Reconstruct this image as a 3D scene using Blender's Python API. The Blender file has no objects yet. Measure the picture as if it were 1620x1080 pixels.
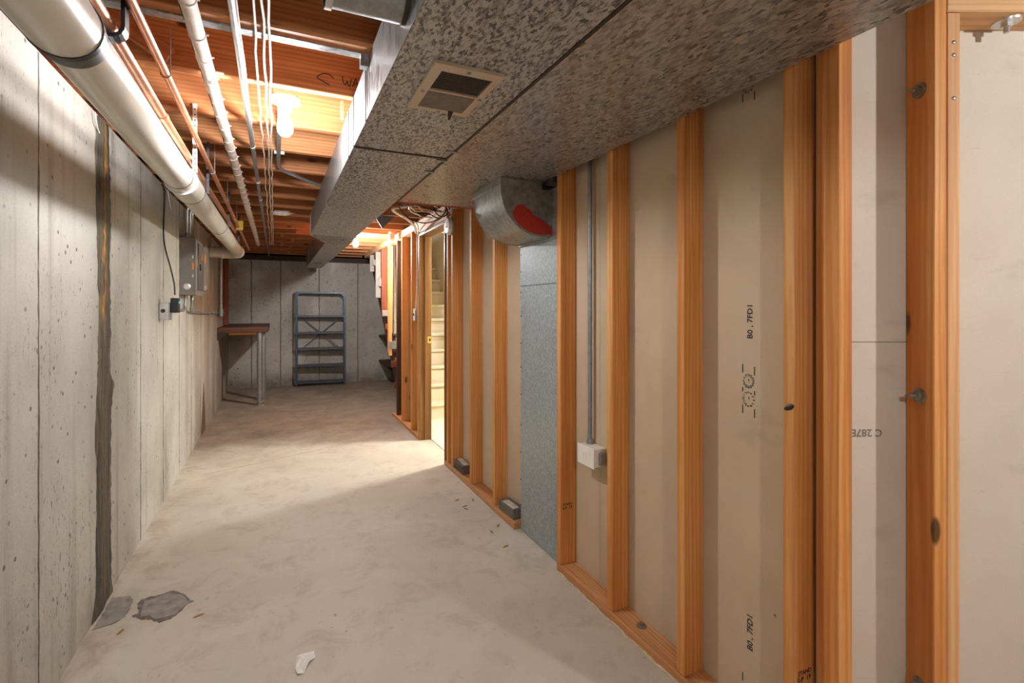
import bpy, bmesh, math, random
from mathutils import Vector, Matrix
random.seed(11)
S = bpy.context.scene
COL = S.collection

# ---------------------------------------------------------------- camera
FPX, CXP, HORIZON, EYE = 790.0, 810.0, 485.0, 1.315      # image taken as 1620x1080
YAW = math.atan(373 / 790.0)
CS, SN = math.cos(YAW), math.sin(YAW)
cam = bpy.data.cameras.new('camera'); camo = bpy.data.objects.new('camera', cam); COL.objects.link(camo)
camo.location = (0, 0, EYE); camo.rotation_euler = (math.pi / 2, 0, -YAW)
cam.sensor_width = 36; cam.lens = FPX * 36 / 1620; cam.shift_y = -(540 - HORIZON) / 1620
cam.clip_start = 0.02
S.camera = camo

# ---------------------------------------------------------------- world, exposure
w = bpy.data.worlds.new('world'); S.world = w; w.use_nodes = True
w.node_tree.nodes['Background'].inputs[0].default_value = (1, 0.96, 0.9, 1)
w.node_tree.nodes['Background'].inputs[1].default_value = 0.0
S.view_settings.view_transform = 'Standard'; S.view_settings.look = 'None'
S.view_settings.gamma = 1; S.view_settings.use_curve_mapping = False
S.view_settings.exposure = 1.98
BULB = 235.0          # emission of the bare bulbs
BULB_FAR = 640.0
STAIR = 150.0          # emission of the globe light in the stair room
BULB_BACK = 430.0     # bulb in the room beside the viewpoint
FILL_REAR = 275.0     # emission of the unseen fill bulb added behind the viewpoint

def ray(u, v):
    X = (u - CXP) / FPX
    return Vector((X * CS + SN, -X * SN + CS, -(v - HORIZON) / FPX))
def at(u, v, x=None, y=None, z=None):
    r = ray(u, v)
    k = x / r.x if x is not None else y / r.y if y is not None else (z - EYE) / r.z
    return Vector((0, 0, EYE)) + r * k

# ---------------------------------------------------------------- node helpers
def L(c):   # sRGB 0-255 -> linear
    return tuple(((q / 255) / 12.92 if q / 255 <= .04045 else ((q / 255 + .055) / 1.055) ** 2.4) for q in c) + (1,)
class NT:
    def __init__(s, name, rough=.6, metal=0.0, spec=None):
        s.m = bpy.data.materials.new(name); s.m.use_nodes = True; s.t = s.m.node_tree
        s.b = s.t.nodes['Principled BSDF']
        s.b.inputs['Roughness'].default_value = rough; s.b.inputs['Metallic'].default_value = metal
        if spec is not None: s.b.inputs['Specular IOR Level'].default_value = spec
        s.m.diffuse_color = (.5, .5, .5, 1)
    def n(s, ty, ins=None, **kw):
        nd = s.t.nodes.new(ty)
        for k, v in kw.items(): setattr(nd, k, v)
        for k, v in (ins or {}).items():
            if isinstance(v, bpy.types.NodeSocket): s.t.links.new(v, nd.inputs[k])
            else: nd.inputs[k].default_value = v
        return nd
    def coord(s, scale=(1, 1, 1), rnd=False, loc=(0, 0, 0)):
        v = s.n('ShaderNodeTexCoord').outputs['Object']
        if rnd:
            r = s.n('ShaderNodeObjectInfo').outputs['Random']
            m = s.n('ShaderNodeMath', {0: r, 1: 53.0}, operation='MULTIPLY').outputs[0]
            v = s.n('ShaderNodeVectorMath', {0: v, 1: m}, operation='ADD').outputs[0]
        return s.n('ShaderNodeMapping', {'Vector': v, 'Scale': scale, 'Location': loc}).outputs[0]
    def noise(s, vec, scale, detail=4, rough=.55, dist=0.0):
        return s.n('ShaderNodeTexNoise', {'Vector': vec, 'Scale': scale, 'Detail': detail, 'Roughness': rough, 'Distortion': dist}).outputs[0]
    def vor(s, vec, scale, out='Distance', rnd=1.0):
        return s.n('ShaderNodeTexVoronoi', {'Vector': vec, 'Scale': scale, 'Randomness': rnd}).outputs[out]
    def ramp(s, fac, stops):
        nd = s.n('ShaderNodeValToRGB', {'Fac': fac}); e = nd.color_ramp.elements
        while len(e) < len(stops): e.new(.5)
        for el, (p, c) in zip(e, stops):
            el.position = p; el.color = c if len(c) == 4 else c + (1,)
        return nd.outputs[0]
    def mask(s, fac, a, b):   # smooth 0..1 between a and b
        return s.n('ShaderNodeMapRange', {'Value': fac, 'From Min': a, 'From Max': b}, interpolation_type='SMOOTHSTEP').outputs[0]
    def mix(s, fac, a, b, mode='MIX'):
        nd = s.n('ShaderNodeMix', data_type='RGBA', blend_type=mode)
        for i, v in ((0, fac), (6, a), (7, b)):
            if isinstance(v, bpy.types.NodeSocket): s.t.links.new(v, nd.inputs[i])
            else: nd.inputs[i].default_value = v
        return nd.outputs[2]
    def math(s, op, a, b=0.0):
        return s.n('ShaderNodeMath', {0: a, 1: b}, operation=op).outputs[0]
    def axis(s, i):
        v = s.n('ShaderNodeTexCoord').outputs['Object']
        return s.n('ShaderNodeSeparateXYZ', {0: v}).outputs[i]
    def color(s, c):
        if isinstance(c, bpy.types.NodeSocket): s.t.links.new(c, s.b.inputs['Base Color'])
        else: s.b.inputs['Base Color'].default_value = c
        return s
    def rough(s, c): s.t.links.new(c, s.b.inputs['Roughness']); return s
    def bump(s, h, strength=.3, dist=.01):
        nd = s.n('ShaderNodeBump', {'Height': h, 'Strength': strength, 'Distance': dist})
        s.t.links.new(nd.outputs[0], s.b.inputs['Normal']); return s

def wood(name, light, mid, dark, rough=.62, knots=True, var=.16):
    k = NT(name, rough, spec=.3)
    v = k.coord((1, 1, 1), rnd=True)
    v1 = k.n('ShaderNodeMapping', {'Vector': v, 'Scale': (1, 1, .05)}).outputs[0]
    fine = k.noise(v1, 170, 3, .6)
    broad = k.noise(v1, 16, 3, .6, .4)
    wv = k.n('ShaderNodeTexWave', {'Vector': k.n('ShaderNodeMapping', {'Vector': v, 'Scale': (1, .7, .045), 'Rotation': (0, 0, .6)}).outputs[0],
             'Scale': 22.0, 'Distortion': 5.0, 'Detail': 2.0, 'Detail Scale': 1.3}).outputs[1]
    c = k.ramp(broad, [(.25, L(dark)), (.5, L(mid)), (.75, L(light))])
    c = k.mix(k.math('MULTIPLY', k.mask(wv, .35, .95), .5), c, L(dark))
    c = k.mix(k.math('MULTIPLY', k.mask(fine, .48, .72), .34), c, L(dark))
    if knots:
        kd = k.vor(k.n('ShaderNodeMapping', {'Vector': v, 'Scale': (1, 1, .38)}).outputs[0], 6.5)
        c = k.mix(k.mask(kd, .115, .07), c, L([q * .45 for q in dark]))
    r = k.n('ShaderNodeObjectInfo').outputs['Random']
    c = k.mix(k.math('MULTIPLY', r, var * 2), c, L([q * .78 for q in mid]))
    k.color(c).bump(k.mix(.5, fine, wv), .18, .003)
    return k.m
def plain(name, rgb, rough=.5, metal=0.0, var=.08, nscale=30):
    k = NT(name, rough, metal)
    n = k.noise(k.coord(), nscale, 4)
    k.color(k.ramp(n, [(.3, L([q * (1 - var) for q in rgb])), (.7, L([min(255, q * (1 + var)) for q in rgb]))]))
    k.bump(n, .06, .004)
    return k.m
def emit(name, rgb, strength):
    k = NT(name, .4); k.color(L(rgb))
    k.b.inputs['Emission Color'].default_value = L(rgb); k.b.inputs['Emission Strength'].default_value = strength
    return k.m
def galv(name, a, b, scale=55, stretch=(1, 1, 1), rough=.42, metal=.75, contrast=1.0):
    k = NT(name, rough, metal)
    v = k.coord(stretch)
    d = k.n('ShaderNodeVectorMath', {0: v, 1: k.n('ShaderNodeVectorMath', {0: k.n('ShaderNodeTexNoise', {'Vector': v, 'Scale': scale * 1.3, 'Detail': 2.0}).outputs[1], 1: (.018, .018, .018)}, operation='MULTIPLY').outputs[0]}, operation='ADD').outputs[0]
    sp = k.n('ShaderNodeSeparateColor', {0: k.vor(d, scale, 'Color')}).outputs[0]
    f = k.noise(v, scale * .55, 5, .7)
    t = k.math('ADD', k.math('MULTIPLY', sp, .42 * contrast), k.math('MULTIPLY', f, .58))
    k.color(k.ramp(t, [(.32, L(a)), (.62, L(b))]))
    k.rough(k.math('ADD', k.math('MULTIPLY', sp, .2), rough - .1))
    return k.m

# ---------------------------------------------------------------- materials
def concrete_wall():
    k = NT('concrete_wall', .9, spec=.25)
    v = k.coord()
    big = k.noise(v, 1.1, 4, .6, .3)
    c = k.ramp(big, [(.3, L((158, 155, 144))), (.5, L((184, 182, 171))), (.72, L((201, 200, 189)))])
    st = k.noise(k.coord((1, 3.2, .16)), 3.2, 5, .65)
    c = k.mix(k.math('MULTIPLY', k.mask(st, .5, .74), .45), c, L((128, 118, 100)))
    tan = k.math('MULTIPLY', k.mask(k.axis(1), 4.4, 6.2), k.mask(k.noise(k.coord((1, 2, .3)), 1.6, 3), .3, .6))
    c = k.mix(k.math('MULTIPLY', tan, .6), c, L((150, 122, 92)))
    low = k.math('MULTIPLY', k.mask(k.axis(2), .7, 0), k.mask(k.noise(v, 5, 5, .7), .45, .7))
    c = k.mix(k.math('MULTIPLY', low, .35), c, L((140, 122, 100)))
    reg = k.mask(k.noise(v, 2.4, 3, .6), .42, .7)
    pit = k.math('MULTIPLY', k.mask(k.noise(k.coord((1, 1.5, .8)), 42, 3, .6), .60, .66), reg)
    pit2 = k.math('MULTIPLY', k.mask(k.vor(v, 17), .16, .09), k.mask(k.noise(v, 7, 3), .44, .56))
    p = k.math('MAXIMUM', pit, pit2)
    c = k.mix(k.math('MULTIPLY', p, .75), c, L((72, 66, 56)))
    g = k.noise(v, 130, 3, .6)
    c = k.mix(k.math('MULTIPLY', k.mask(g, .45, .8), .25), c, L((120, 114, 104)))
    k.color(c)
    k.bump(k.math('SUBTRACT', k.math('ADD', k.math('MULTIPLY', g, .25), k.math('MULTIPLY', big, .5)), p), .5, .006)
    return k.m
def concrete_back():
    k = NT('concrete_back', .92, spec=.2)
    v = k.coord()
    big = k.noise(v, 1.3, 5, .65)
    c = k.ramp(big, [(.3, L((152, 147, 138))), (.7, L((188, 183, 172)))])
    p = k.mask(k.noise(v, 30, 4, .65), .6, .68)
    p2 = k.math('MULTIPLY', k.mask(k.vor(v, 14), .14, .08), k.mask(k.noise(v, 5, 3), .45, .6))
    p = k.math('MAXIMUM', p, p2)
    c = k.mix(k.math('MULTIPLY', p, .65), c, L((78, 72, 62)))
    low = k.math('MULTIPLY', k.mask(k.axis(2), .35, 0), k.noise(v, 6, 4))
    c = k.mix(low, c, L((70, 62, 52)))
    k.color(c).bump(k.math('SUBTRACT', k.math('MULTIPLY', big, .4), p), .5, .006)
    return k.m
def floor_mat():
    k = NT('concrete_floor', .62, spec=.35)
    v = k.coord()
    big = k.noise(v, .9, 5, .6, .5)
    c = k.ramp(big, [(.3, L((184, 174, 158))), (.5, L((198, 188, 172))), (.72, L((210, 202, 188)))])
    m2 = k.noise(v, 5.5, 6, .7, .6)
    c = k.mix(k.math('MULTIPLY', k.mask(m2, .47, .7), .55), c, L((168, 150, 130)))
    # dirt: brown ground-in dirt in the far end of the corridor
    far = k.math('ADD', k.axis(1), k.math('MULTIPLY', k.noise(v, 2.2, 5, .7), 1.4))
    c = k.mix(k.math('MULTIPLY', k.mask(far, 5.3, 6.6), .78), c, k.ramp(k.noise(v, 3.4, 6, .75), [(.35, L((92, 76, 60))), (.7, L((160, 134, 106)))]))
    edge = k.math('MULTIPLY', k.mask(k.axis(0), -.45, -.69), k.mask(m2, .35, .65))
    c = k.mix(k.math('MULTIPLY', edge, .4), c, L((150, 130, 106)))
    sp = k.math('MULTIPLY', k.mask(k.noise(v, 38, 3, .6), .64, .69), k.mask(k.noise(v, 2.6, 3), .45, .65))
    c = k.mix(k.math('MULTIPLY', sp, .55), c, L((120, 96, 72)))
    g = k.noise(v, 160, 3)
    c = k.mix(k.math('MULTIPLY', k.mask(g, .5, .8), .15), c, L((140, 124, 106)))
    k.color(c).bump(k.math('ADD', k.math('MULTIPLY', g, .3), m2), .12, .004)
    return k.m
def drywall_mat(name, a, b):
    k = NT(name, .85, spec=.2)
    v = k.coord()
    c = k.ramp(k.noise(v, 2.1, 4, .6), [(.3, L(a)), (.7, L(b))])
    sp = k.mask(k.noise(v, 260, 2, .5), .62, .72)
    c = k.mix(k.math('MULTIPLY', sp, .25), c, L([q * .8 for q in a]))
    sm = k.mask(k.noise(k.coord((1, 1, 2.2), loc=(3, 1, 0)), 3.2, 4, .6), .62, .74)
    c = k.mix(k.math('MULTIPLY', sm, .3), c, L([q * .8 for q in a]))
    sc = k.math('MULTIPLY', k.mask(k.noise(k.coord((1, 6, 40)), 3.0, 3, .6), .68, .72), .5)
    c = k.mix(k.math('MULTIPLY', sc, .25), c, L([q * .66 for q in a]))
    k.color(c).bump(k.noise(v, 120, 3), .06, .002)
    return k.m
def seal_mat():
    k = NT('crack_sealant', .55)
    s1 = k.noise(k.coord((1, 9, .5)), 6, 5, .65, .6)
    c = k.ramp(s1, [(.3, L((42, 40, 34))), (.5, L((84, 80, 68))), (.68, L((120, 110, 86)))])
    up = k.mask(k.noise(k.coord((1, 1, .5), loc=(0, 0, .2)), 3.0, 2), .36, .5)
    wob = k.math('MULTIPLY', k.math('SUBTRACT', k.noise(k.coord((0, 0, 1)), 2.6, 4, .6), .5), .26)
    d = k.math('ABSOLUTE', k.math('SUBTRACT', k.math('ADD', k.axis(1), wob), 2.757))
    d = k.math('ADD', d, k.math('MULTIPLY', k.math('SUBTRACT', k.noise(k.coord((1, 5, .8)), 9, 4, .7), .5), .09))
    o = k.math('MULTIPLY', k.mask(d, .036, .012), k.math('MULTIPLY', up, k.mask(k.axis(2), .8, 1.0)))
    brk = k.mask(k.noise(k.coord((1, 3, 1)), 7, 4, .65), .36, .6)
    c = k.mix(k.math('MULTIPLY', k.math('MULTIPLY', o, brk), .95), c, k.ramp(k.noise(k.coord((1, 4, 1), loc=(2, 0, 0)), 9, 3), [(.35, L((128, 92, 40))), (.65, L((222, 156, 52)))]))
    k.color(c).bump(s1, .8, .02)
    return k.m
MAT = dict(
    cwall=concrete_wall(), cback=concrete_back(), floor=floor_mat(), seal=seal_mat(),
    dry=drywall_mat('drywall_paper', (196, 174, 146), (208, 188, 160)),
    dryB=drywall_mat('drywall_paper_pale', (200, 188, 170), (212, 202, 186)),
    stud=wood('stud_pine', (234, 180, 118), (224, 156, 86), (190, 114, 52)),
    plate=wood('plate_pine', (222, 172, 122), (206, 148, 96), (172, 112, 66), knots=False),
    paleb=wood('pale_pine', (232, 190, 142), (224, 174, 122), (200, 146, 96), knots=False, var=.08),
    joist=wood('joist_fir', (216, 156, 104), (198, 132, 82), (152, 90, 54)),
    subf=wood('subfloor_boards', (164, 104, 72), (140, 82, 56), (104, 58, 40), knots=False),
    dark=wood('dark_timber', (92, 66, 48), (76, 52, 38), (50, 34, 24), knots=False),
    redw=wood('red_timber', (164, 96, 64), (140, 74, 48), (100, 48, 32), knots=False),
    bench=wood('bench_block', (124, 84, 62), (98, 62, 46), (62, 38, 30), rough=.5, knots=False),
    jamb=wood('jamb_stained', (176, 128, 66), (140, 96, 48), (92, 60, 30), rough=.45, knots=False),
    ductb=galv('galvanised_trunk', (88, 90, 90), (190, 190, 186), 85, (1.9, .8, 1.2), .45, .5, 1.1),
    ductr=galv('galvanised_return', (124, 122, 116), (192, 188, 182), 80, (1.7, .7, 1.2), .36, .6, .9),
    ducts=galv('galvanised_side', (124, 126, 126), (164, 166, 166), 60, (1.2, 2.2, .5), .4, .45, .7),
    stack=galv('galvanised_stack', (140, 150, 152), (182, 191, 193), 120, (1, 1, .9), .42, .3, .6),
    boot=plain('galvanised_boot', (156, 159, 154), .36, .55, .14, 34),
    zinc=galv('zinc_pipe', (146, 149, 148), (178, 181, 180), 90, (1, 1, 1), .38, .65, .4),
    steel=plain('painted_steel', (76, 82, 92), .42, .55, .1, 40),
    pvc=plain('pvc', (222, 216, 202), .28, 0, .03, 6),
    pvcring=plain('pvc_ring', (92, 92, 84), .5), pvcrim=plain('pvc_rim', (238, 230, 228), .3),
    copper=plain('copper', (196, 138, 104), .38, .55, .12, 14),
    wrap=plain('pipe_wrap', (206, 192, 180), .75, 0, .08, 18), wrapband=plain('wrap_band', (226, 216, 204), .6),
    slit=plain('wrap_slit', (70, 58, 50), .8),
    wire=plain('white_cable', (226, 216, 204), .5), black=plain('black_plastic', (26, 26, 28), .4), blackc=plain('black_cable', (34, 34, 38), .45),
    white=plain('white_plastic', (236, 232, 222), .4, 0, .02), greybox=plain('grey_enamel', (134, 127, 118), .45, .1, .04, 8),
    greydk=plain('grey_enamel_dark', (100, 94, 88), .45, .1, .05, 8), orange=plain('orange_sticker', (240, 146, 20), .5, 0, .03),
    silver=plain('bright_metal', (206, 206, 202), .3, .8, .04), brass=plain('brass', (214, 186, 110), .3, .8, .05),
    iron=plain('dark_iron', (70, 62, 56), .5, .6), rust=plain('rusty_iron', (140, 128, 110), .55, .3, .15, 60),
    beige=plain('register_enamel', (202, 184, 162), .42, .1, .03, 10), slatd=plain('register_slat', (142, 128, 114), .5, .1), gap=plain('register_throat', (34, 28, 26), .8),
    redp=plain('red_paint', (178, 52, 40), .45, 0, .1, 50), ink=plain('black_ink', (40, 38, 36), .8), faint=plain('faint_ink', (128, 116, 104), .8),
    pencil=plain('pencil', (48, 34, 28), .7), paper=plain('paper_scrap', (232, 230, 222), .8, 0, .03, 60),
    patch=plain('mortar_patch', (142, 136, 126), .8, 0, .14, 22), patchd=plain('tar_smear', (112, 98, 88), .7, 0, .2, 40),
    brick=plain('brick_clay', (108, 98, 88), .85, 0, .2, 60), brickred=plain('brick_clay_dark', (96, 78, 72), .85, 0, .2, 60), mortar=plain('brick_mortar', (196, 190, 178), .9, 0, .1, 50),
    carpet=plain('stair_carpet', (206, 196, 168), .95, 0, .05, 200), cream=plain('cream_wall', (236, 226, 198), .8, 0, .02, 8),
    vinyl=plain('pale_vinyl', (226, 216, 198), .45, 0, .02, 10), tile=plain('ceiling_tile', (238, 232, 214), .9, 0, .03, 60), grid=plain('ceiling_grid', (176, 168, 144), .6),
    whitew=plain('whitewashed_wood', (160, 152, 140), .7, 0, .06, 30), yellow=plain('yellow_tag', (232, 196, 40), .5, 0, .04),
    pinkf=plain('pink_insulation', (238, 190, 176), .95, 0, .1, 40), foil=plain('black_foil', (52, 40, 44), .35, .2), seam=plain('form_seam', (112, 104, 92), .95, 0, .2, 30),
    wet=plain('damp_stain', (104, 86, 64), .85, 0, .18, 24), chip=plain('wood_chip', (150, 112, 64), .8), ply=plain('panel_paper', (176, 152, 122), .85, 0, .06, 10),
    porcelain=plain('porcelain', (240, 236, 226), .25, 0, .02), gyp=plain('caulk', (200, 184, 156), .9),
    conduit=plain('conduit_grey', (150, 152, 150), .4, .55, .08, 30), crack=plain('hairline_crack', (150, 134, 116), .9),
    bulb=emit('lit_bulb', (250, 249, 252), BULB), bulbfar=emit('lit_bulb_far', (250, 249, 252), BULB_FAR),
    bulbback=emit('lit_bulb_back', (248, 249, 253), BULB_BACK), fillrear=emit('fill_bulb_rear', (248, 249, 253), FILL_REAR), globe=emit('lit_globe', (250, 250, 252), STAIR),
)

# ---------------------------------------------------------------- geometry helpers
def empty(name, loc=(0, 0, 0)):
    o = bpy.data.objects.new(name, None); o.location = loc; o.empty_display_size = .1; COL.objects.link(o); return o
def wm(o):
    m = o.matrix_basis.copy()
    if o.parent is not None: m = wm(o.parent) @ o.matrix_parent_inverse @ m
    return m
def finish(name, bm, mat, parent=None, smooth=False, angle=None):
    bmesh.ops.recalc_face_normals(bm, faces=bm.faces)
    me = bpy.data.meshes.new(name); bm.to_mesh(me); bm.free()
    me.materials.append(MAT[mat] if isinstance(mat, str) else mat)
    if smooth:
        for p in me.polygons: p.use_smooth = True
        if angle: me.set_sharp_from_angle(angle=math.radians(angle))
    o = bpy.data.objects.new(name, me); COL.objects.link(o)
    o.parent = parent
    if parent is not None: o.matrix_parent_inverse = wm(parent).inverted()
    return o
def tag(o, label, cat, group=None):
    o['label'] = label; o['category'] = cat
    if group: o['group'] = group
    return o
def thing(name, loc, label, cat, group=None): return tag(empty(name, loc), label, cat, group)
def struct(o, label=None):
    o['kind'] = 'structure'
    if label: o['label'] = label
    return o
def B(): return bmesh.new()
def box(bm, x0, x1, y0, y1, z0, z1, M=None):
    vs = [bm.verts.new(Vector((x, y, z)) if M is None else M @ Vector((x, y, z))) for x in (x0, x1) for y in (y0, y1) for z in (z0, z1)]
    for f in ((0, 1, 3, 2), (4, 6, 7, 5), (0, 4, 5, 1), (2, 3, 7, 6), (0, 2, 6, 4), (1, 5, 7, 3)): bm.faces.new([vs[i] for i in f])
    return bm
def boxo(name, x0, x1, y0, y1, z0, z1, mat, parent=None, bev=0.0, M=None):
    bm = box(B(), x0, x1, y0, y1, z0, z1, M)
    if bev: bmesh.ops.bevel(bm, geom=bm.edges[:], offset=bev, segments=2, affect='EDGES', profile=.5)
    return finish(name, bm, mat, parent)
_cache = {}
def board(name, x0, x1, y0, y1, z0, z1, axis, mat, parent=None, bev=.003, M=None):
    """timber with its grain along `axis`; alike pieces share mesh data"""
    d = (x1 - x0, y1 - y0, z1 - z0)
    loc = {'z': (d[0], d[1], d[2]), 'x': (d[2], d[1], d[0]), 'y': (d[0], d[2], d[1])}[axis]
    key = tuple(round(q, 4) for q in loc) + (mat, bev)
    if key not in _cache:
        bm = box(B(), -loc[0] / 2, loc[0] / 2, -loc[1] / 2, loc[1] / 2, -loc[2] / 2, loc[2] / 2)
        if bev: bmesh.ops.bevel(bm, geom=bm.edges[:], offset=bev, segments=1, affect='EDGES')
        bmesh.ops.recalc_face_normals(bm, faces=bm.faces)
        me = bpy.data.meshes.new(name); bm.to_mesh(me); bm.free(); me.materials.append(MAT[mat]); _cache[key] = me
    o = bpy.data.objects.new(name, _cache[key]); COL.objects.link(o)
    R = {'z': Matrix.Identity(4), 'x': Matrix.Rotation(math.pi / 2, 4, 'Y'), 'y': Matrix.Rotation(-math.pi / 2, 4, 'X')}[axis]
    T = Matrix.Translation(((x0 + x1) / 2, (y0 + y1) / 2, (z0 + z1) / 2)) @ R
    o.matrix_basis = T if M is None else M @ T
    o.parent = parent
    if parent is not None: o.matrix_parent_inverse = wm(parent).inverted()
    return o
def frame(t, up=Vector((0, 0, 1))):
    a = up if abs(t.dot(up)) < .95 else Vector((1, 0, 0))
    u = t.cross(a).normalized(); return u, u.cross(t).normalized()
def tube(bm, pts, r, seg=10, cap=True):
    pts = [Vector(p) for p in pts]; rings = []
    u = None
    for i, p in enumerate(pts):
        t = ((pts[min(i + 1, len(pts) - 1)] - pts[max(i - 1, 0)])).normalized()
        if u is None: u, v = frame(t)
        else:
            u = (u - t * u.dot(t)).normalized(); v = u.cross(t).normalized()
        rr = r[i] if isinstance(r, (list, tuple)) else r
        rings.append([bm.verts.new(p + (u * math.cos(a) + v * math.sin(a)) * rr) for a in (2 * math.pi * k / seg for k in range(seg))])
    for A, C in zip(rings, rings[1:]):
        for k in range(seg): bm.faces.new((A[k], A[(k + 1) % seg], C[(k + 1) % seg], C[k]))
    if cap: bm.faces.new(rings[0][::-1]); bm.faces.new(rings[-1])
    return bm
def lathe(bm, prof, c, ax=(0, 0, 1), seg=20):
    c = Vector(c); ax = Vector(ax).normalized(); u, v = frame(ax); rings = []
    for r, h in prof:
        if r < 1e-6: rings.append([bm.verts.new(c + ax * h)]); continue
        rings.append([bm.verts.new(c + ax * h + (u * math.cos(a) + v * math.sin(a)) * r) for a in (2 * math.pi * k / seg for k in range(seg))])
    for A, C in zip(rings, rings[1:]):
        for k in range(seg):
            j = (k + 1) % seg
            if len(A) == 1 and len(C) == 1: continue
            if len(A) == 1: bm.faces.new((A[0], C[j], C[k]))
            elif len(C) == 1: bm.faces.new((A[k], A[j], C[0]))
            else: bm.faces.new((A[k], A[j], C[j], C[k]))
    return bm
def prism(bm, poly, fn, d0, d1):
    """poly: 2-D outline, fn(a, b, d) -> point; extruded from d0 to d1"""
    A = [bm.verts.new(fn(a, b, d0)) for a, b in poly]; C = [bm.verts.new(fn(a, b, d1)) for a, b in poly]
    n = len(poly)
    bm.faces.new(A); bm.faces.new(C[::-1])
    for k in range(n): bm.faces.new((A[k], C[k], C[(k + 1) % n], A[(k + 1) % n]))
    return bm
def tubeo(name, pts, r, mat, parent=None, seg=10): return finish(name, tube(B(), pts, r, seg), mat, parent, True, 50)
def latheo(name, prof, c, ax, mat, parent=None, seg=20): return finish(name, lathe(B(), prof, c, ax, seg), mat, parent, True, 40)
def spline(pts, n=8):
    pts = [Vector(p) for p in pts]; P = [pts[0]] + pts + [pts[-1]]; out = []
    for i in range(1, len(P) - 2):
        a, b, c, d = P[i - 1:i + 3]
        for k in range(n):
            t = k / n
            out.append(.5 * ((2 * b) + (c - a) * t + (2 * a - 5 * b + 4 * c - d) * t * t + (3 * b - a - 3 * c + d) * t ** 3))
    out.append(pts[-1]); return out
def texts(name, items, right, up, mat, parent, bold=.022):
    """items: (string, size, centre point, spin); printed flat marks joined into one mesh"""
    right = Vector(right).normalized(); up = Vector(up).normalized(); nrm = right.cross(up)
    bm = B()
    for s, size, c, spin in items:
        cu = bpy.data.curves.new('t', 'FONT'); cu.body = s; cu.size = size; cu.align_x = 'CENTER'; cu.align_y = 'CENTER'; cu.resolution_u = 2; cu.offset = size * bold
        ob = bpy.data.objects.new('t', cu); COL.objects.link(ob)
        bpy.context.view_layer.update()
        me = bpy.data.meshes.new_from_object(ob.evaluated_get(bpy.context.evaluated_depsgraph_get()))
        ca, sa = math.cos(spin), math.sin(spin)
        r2 = right * ca + up * sa; u2 = up * ca - right * sa
        n0 = len(bm.verts); bm.from_mesh(me); bm.verts.ensure_lookup_table()
        for v in bm.verts[n0:]: v.co = Vector(c) + r2 * v.co.x + u2 * v.co.y + nrm * .0006
        bpy.data.objects.remove(ob); bpy.data.curves.remove(cu); bpy.data.meshes.remove(me)
    return bm
def quad(bm, c, right, up, w_, h_, n=.0006):
    right = Vector(right).normalized(); up = Vector(up).normalized(); nn = right.cross(up); c = Vector(c) + nn * n
    bm.faces.new([bm.verts.new(c + right * a * w_ / 2 + up * b * h_ / 2) for a, b in ((-1, -1), (1, -1), (1, 1), (-1, 1))])

# ================================================================ SETTING
XL, XA, YB, JZ = -.69, 1.27, 9.12, 2.165
XD = XA + .089                       # drywall face of the right-hand stud wall
# floor
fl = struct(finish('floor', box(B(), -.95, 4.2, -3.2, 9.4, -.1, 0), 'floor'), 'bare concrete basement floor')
boxo('floor_finish', XA + .12, 3.6, 2.0, 5.70, 0, .006, 'vinyl', fl)
# left concrete wall
wl = struct(finish('wall_left', box(B(), -.95, XL, -3.2, 9.4, 0, 2.135), 'cwall'), 'poured concrete wall with vertical form seams')
for y in (-.95, -.34, .27, .88, 1.49, 2.098, 3.43, 4.05, 4.66, 5.27, 5.88, 6.49, 7.1, 7.71):
    bm = B(); n = 44; rows = []
    for i in range(n + 1):
        z = 2.13 * i / n; j = y + random.uniform(-.002, .002); wd = .0035 * random.uniform(.5, 1.4) * (1.5 if abs(y - 2.098) < .01 else 1)
        rows.append([bm.verts.new((XL, j - wd, z)), bm.verts.new((XL + random.uniform(.001, .0035), j, z)), bm.verts.new((XL, j + wd, z))])
    for a, c in zip(rows, rows[1:]):
        for k in (0, 1): bm.faces.new((a[k], a[k + 1], c[k + 1], c[k]))
    finish('form_seam', bm, 'seam', wl)
def sealant(name, prof, mat, th):   # prof: (z, y0, y1)
    bm = B(); rows = []
    n = 110; zs = [prof[0][0] + (prof[-1][0] - prof[0][0]) * i / n for i in range(n + 1)]
    w0 = w1 = 0
    for z in zs:
        for (za, a0, a1), (zb, b0, b1) in zip(prof, prof[1:]):
            if za <= z <= zb + 1e-6: t = (z - za) / (zb - za); y0 = a0 + (b0 - a0) * t; y1 = a1 + (b1 - a1) * t
        w0 = w0 * .7 + random.uniform(-.007, .007); w1 = w1 * .7 + random.uniform(-.007, .007)
        y0 += w0; y1 += w1
        q = [0, .12, .38, .62, .88, 1]; hh = [0, .8, 1, .55, .9, 0]
        rows.append([bm.verts.new((XL + .0005 + th * h * random.uniform(.6, 1), y0 + (y1 - y0) * a, z)) for a, h in zip(q, hh)])
    for a, c in zip(rows, rows[1:]):
        for k in range(5): bm.faces.new((a[k], a[k + 1], c[k + 1], c[k]))
    o = finish(name, bm, mat, wl, True); return o
s_ = sealant('crack_sealant', [(.0, 2.60, 2.90), (.10, 2.655, 2.865), (.5, 2.665, 2.86), (.85, 2.66, 2.875), (.95, 2.665, 2.92), (1.02, 2.68, 2.85), (1.33, 2.69, 2.845), (1.75, 2.66, 2.85), (1.95, 2.66, 2.84), (2.13, 2.665, 2.82)], 'seal', .012)
s_['label'] = 'dark tar sealant with amber streaks filling a wall crack'
sealant('damp_stain', [(.0, 5.93, 6.28), (.2, 6.0, 6.25), (.4, 6.06, 6.2), (.53, 6.11, 6.13)], 'wet', .0012)
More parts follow.
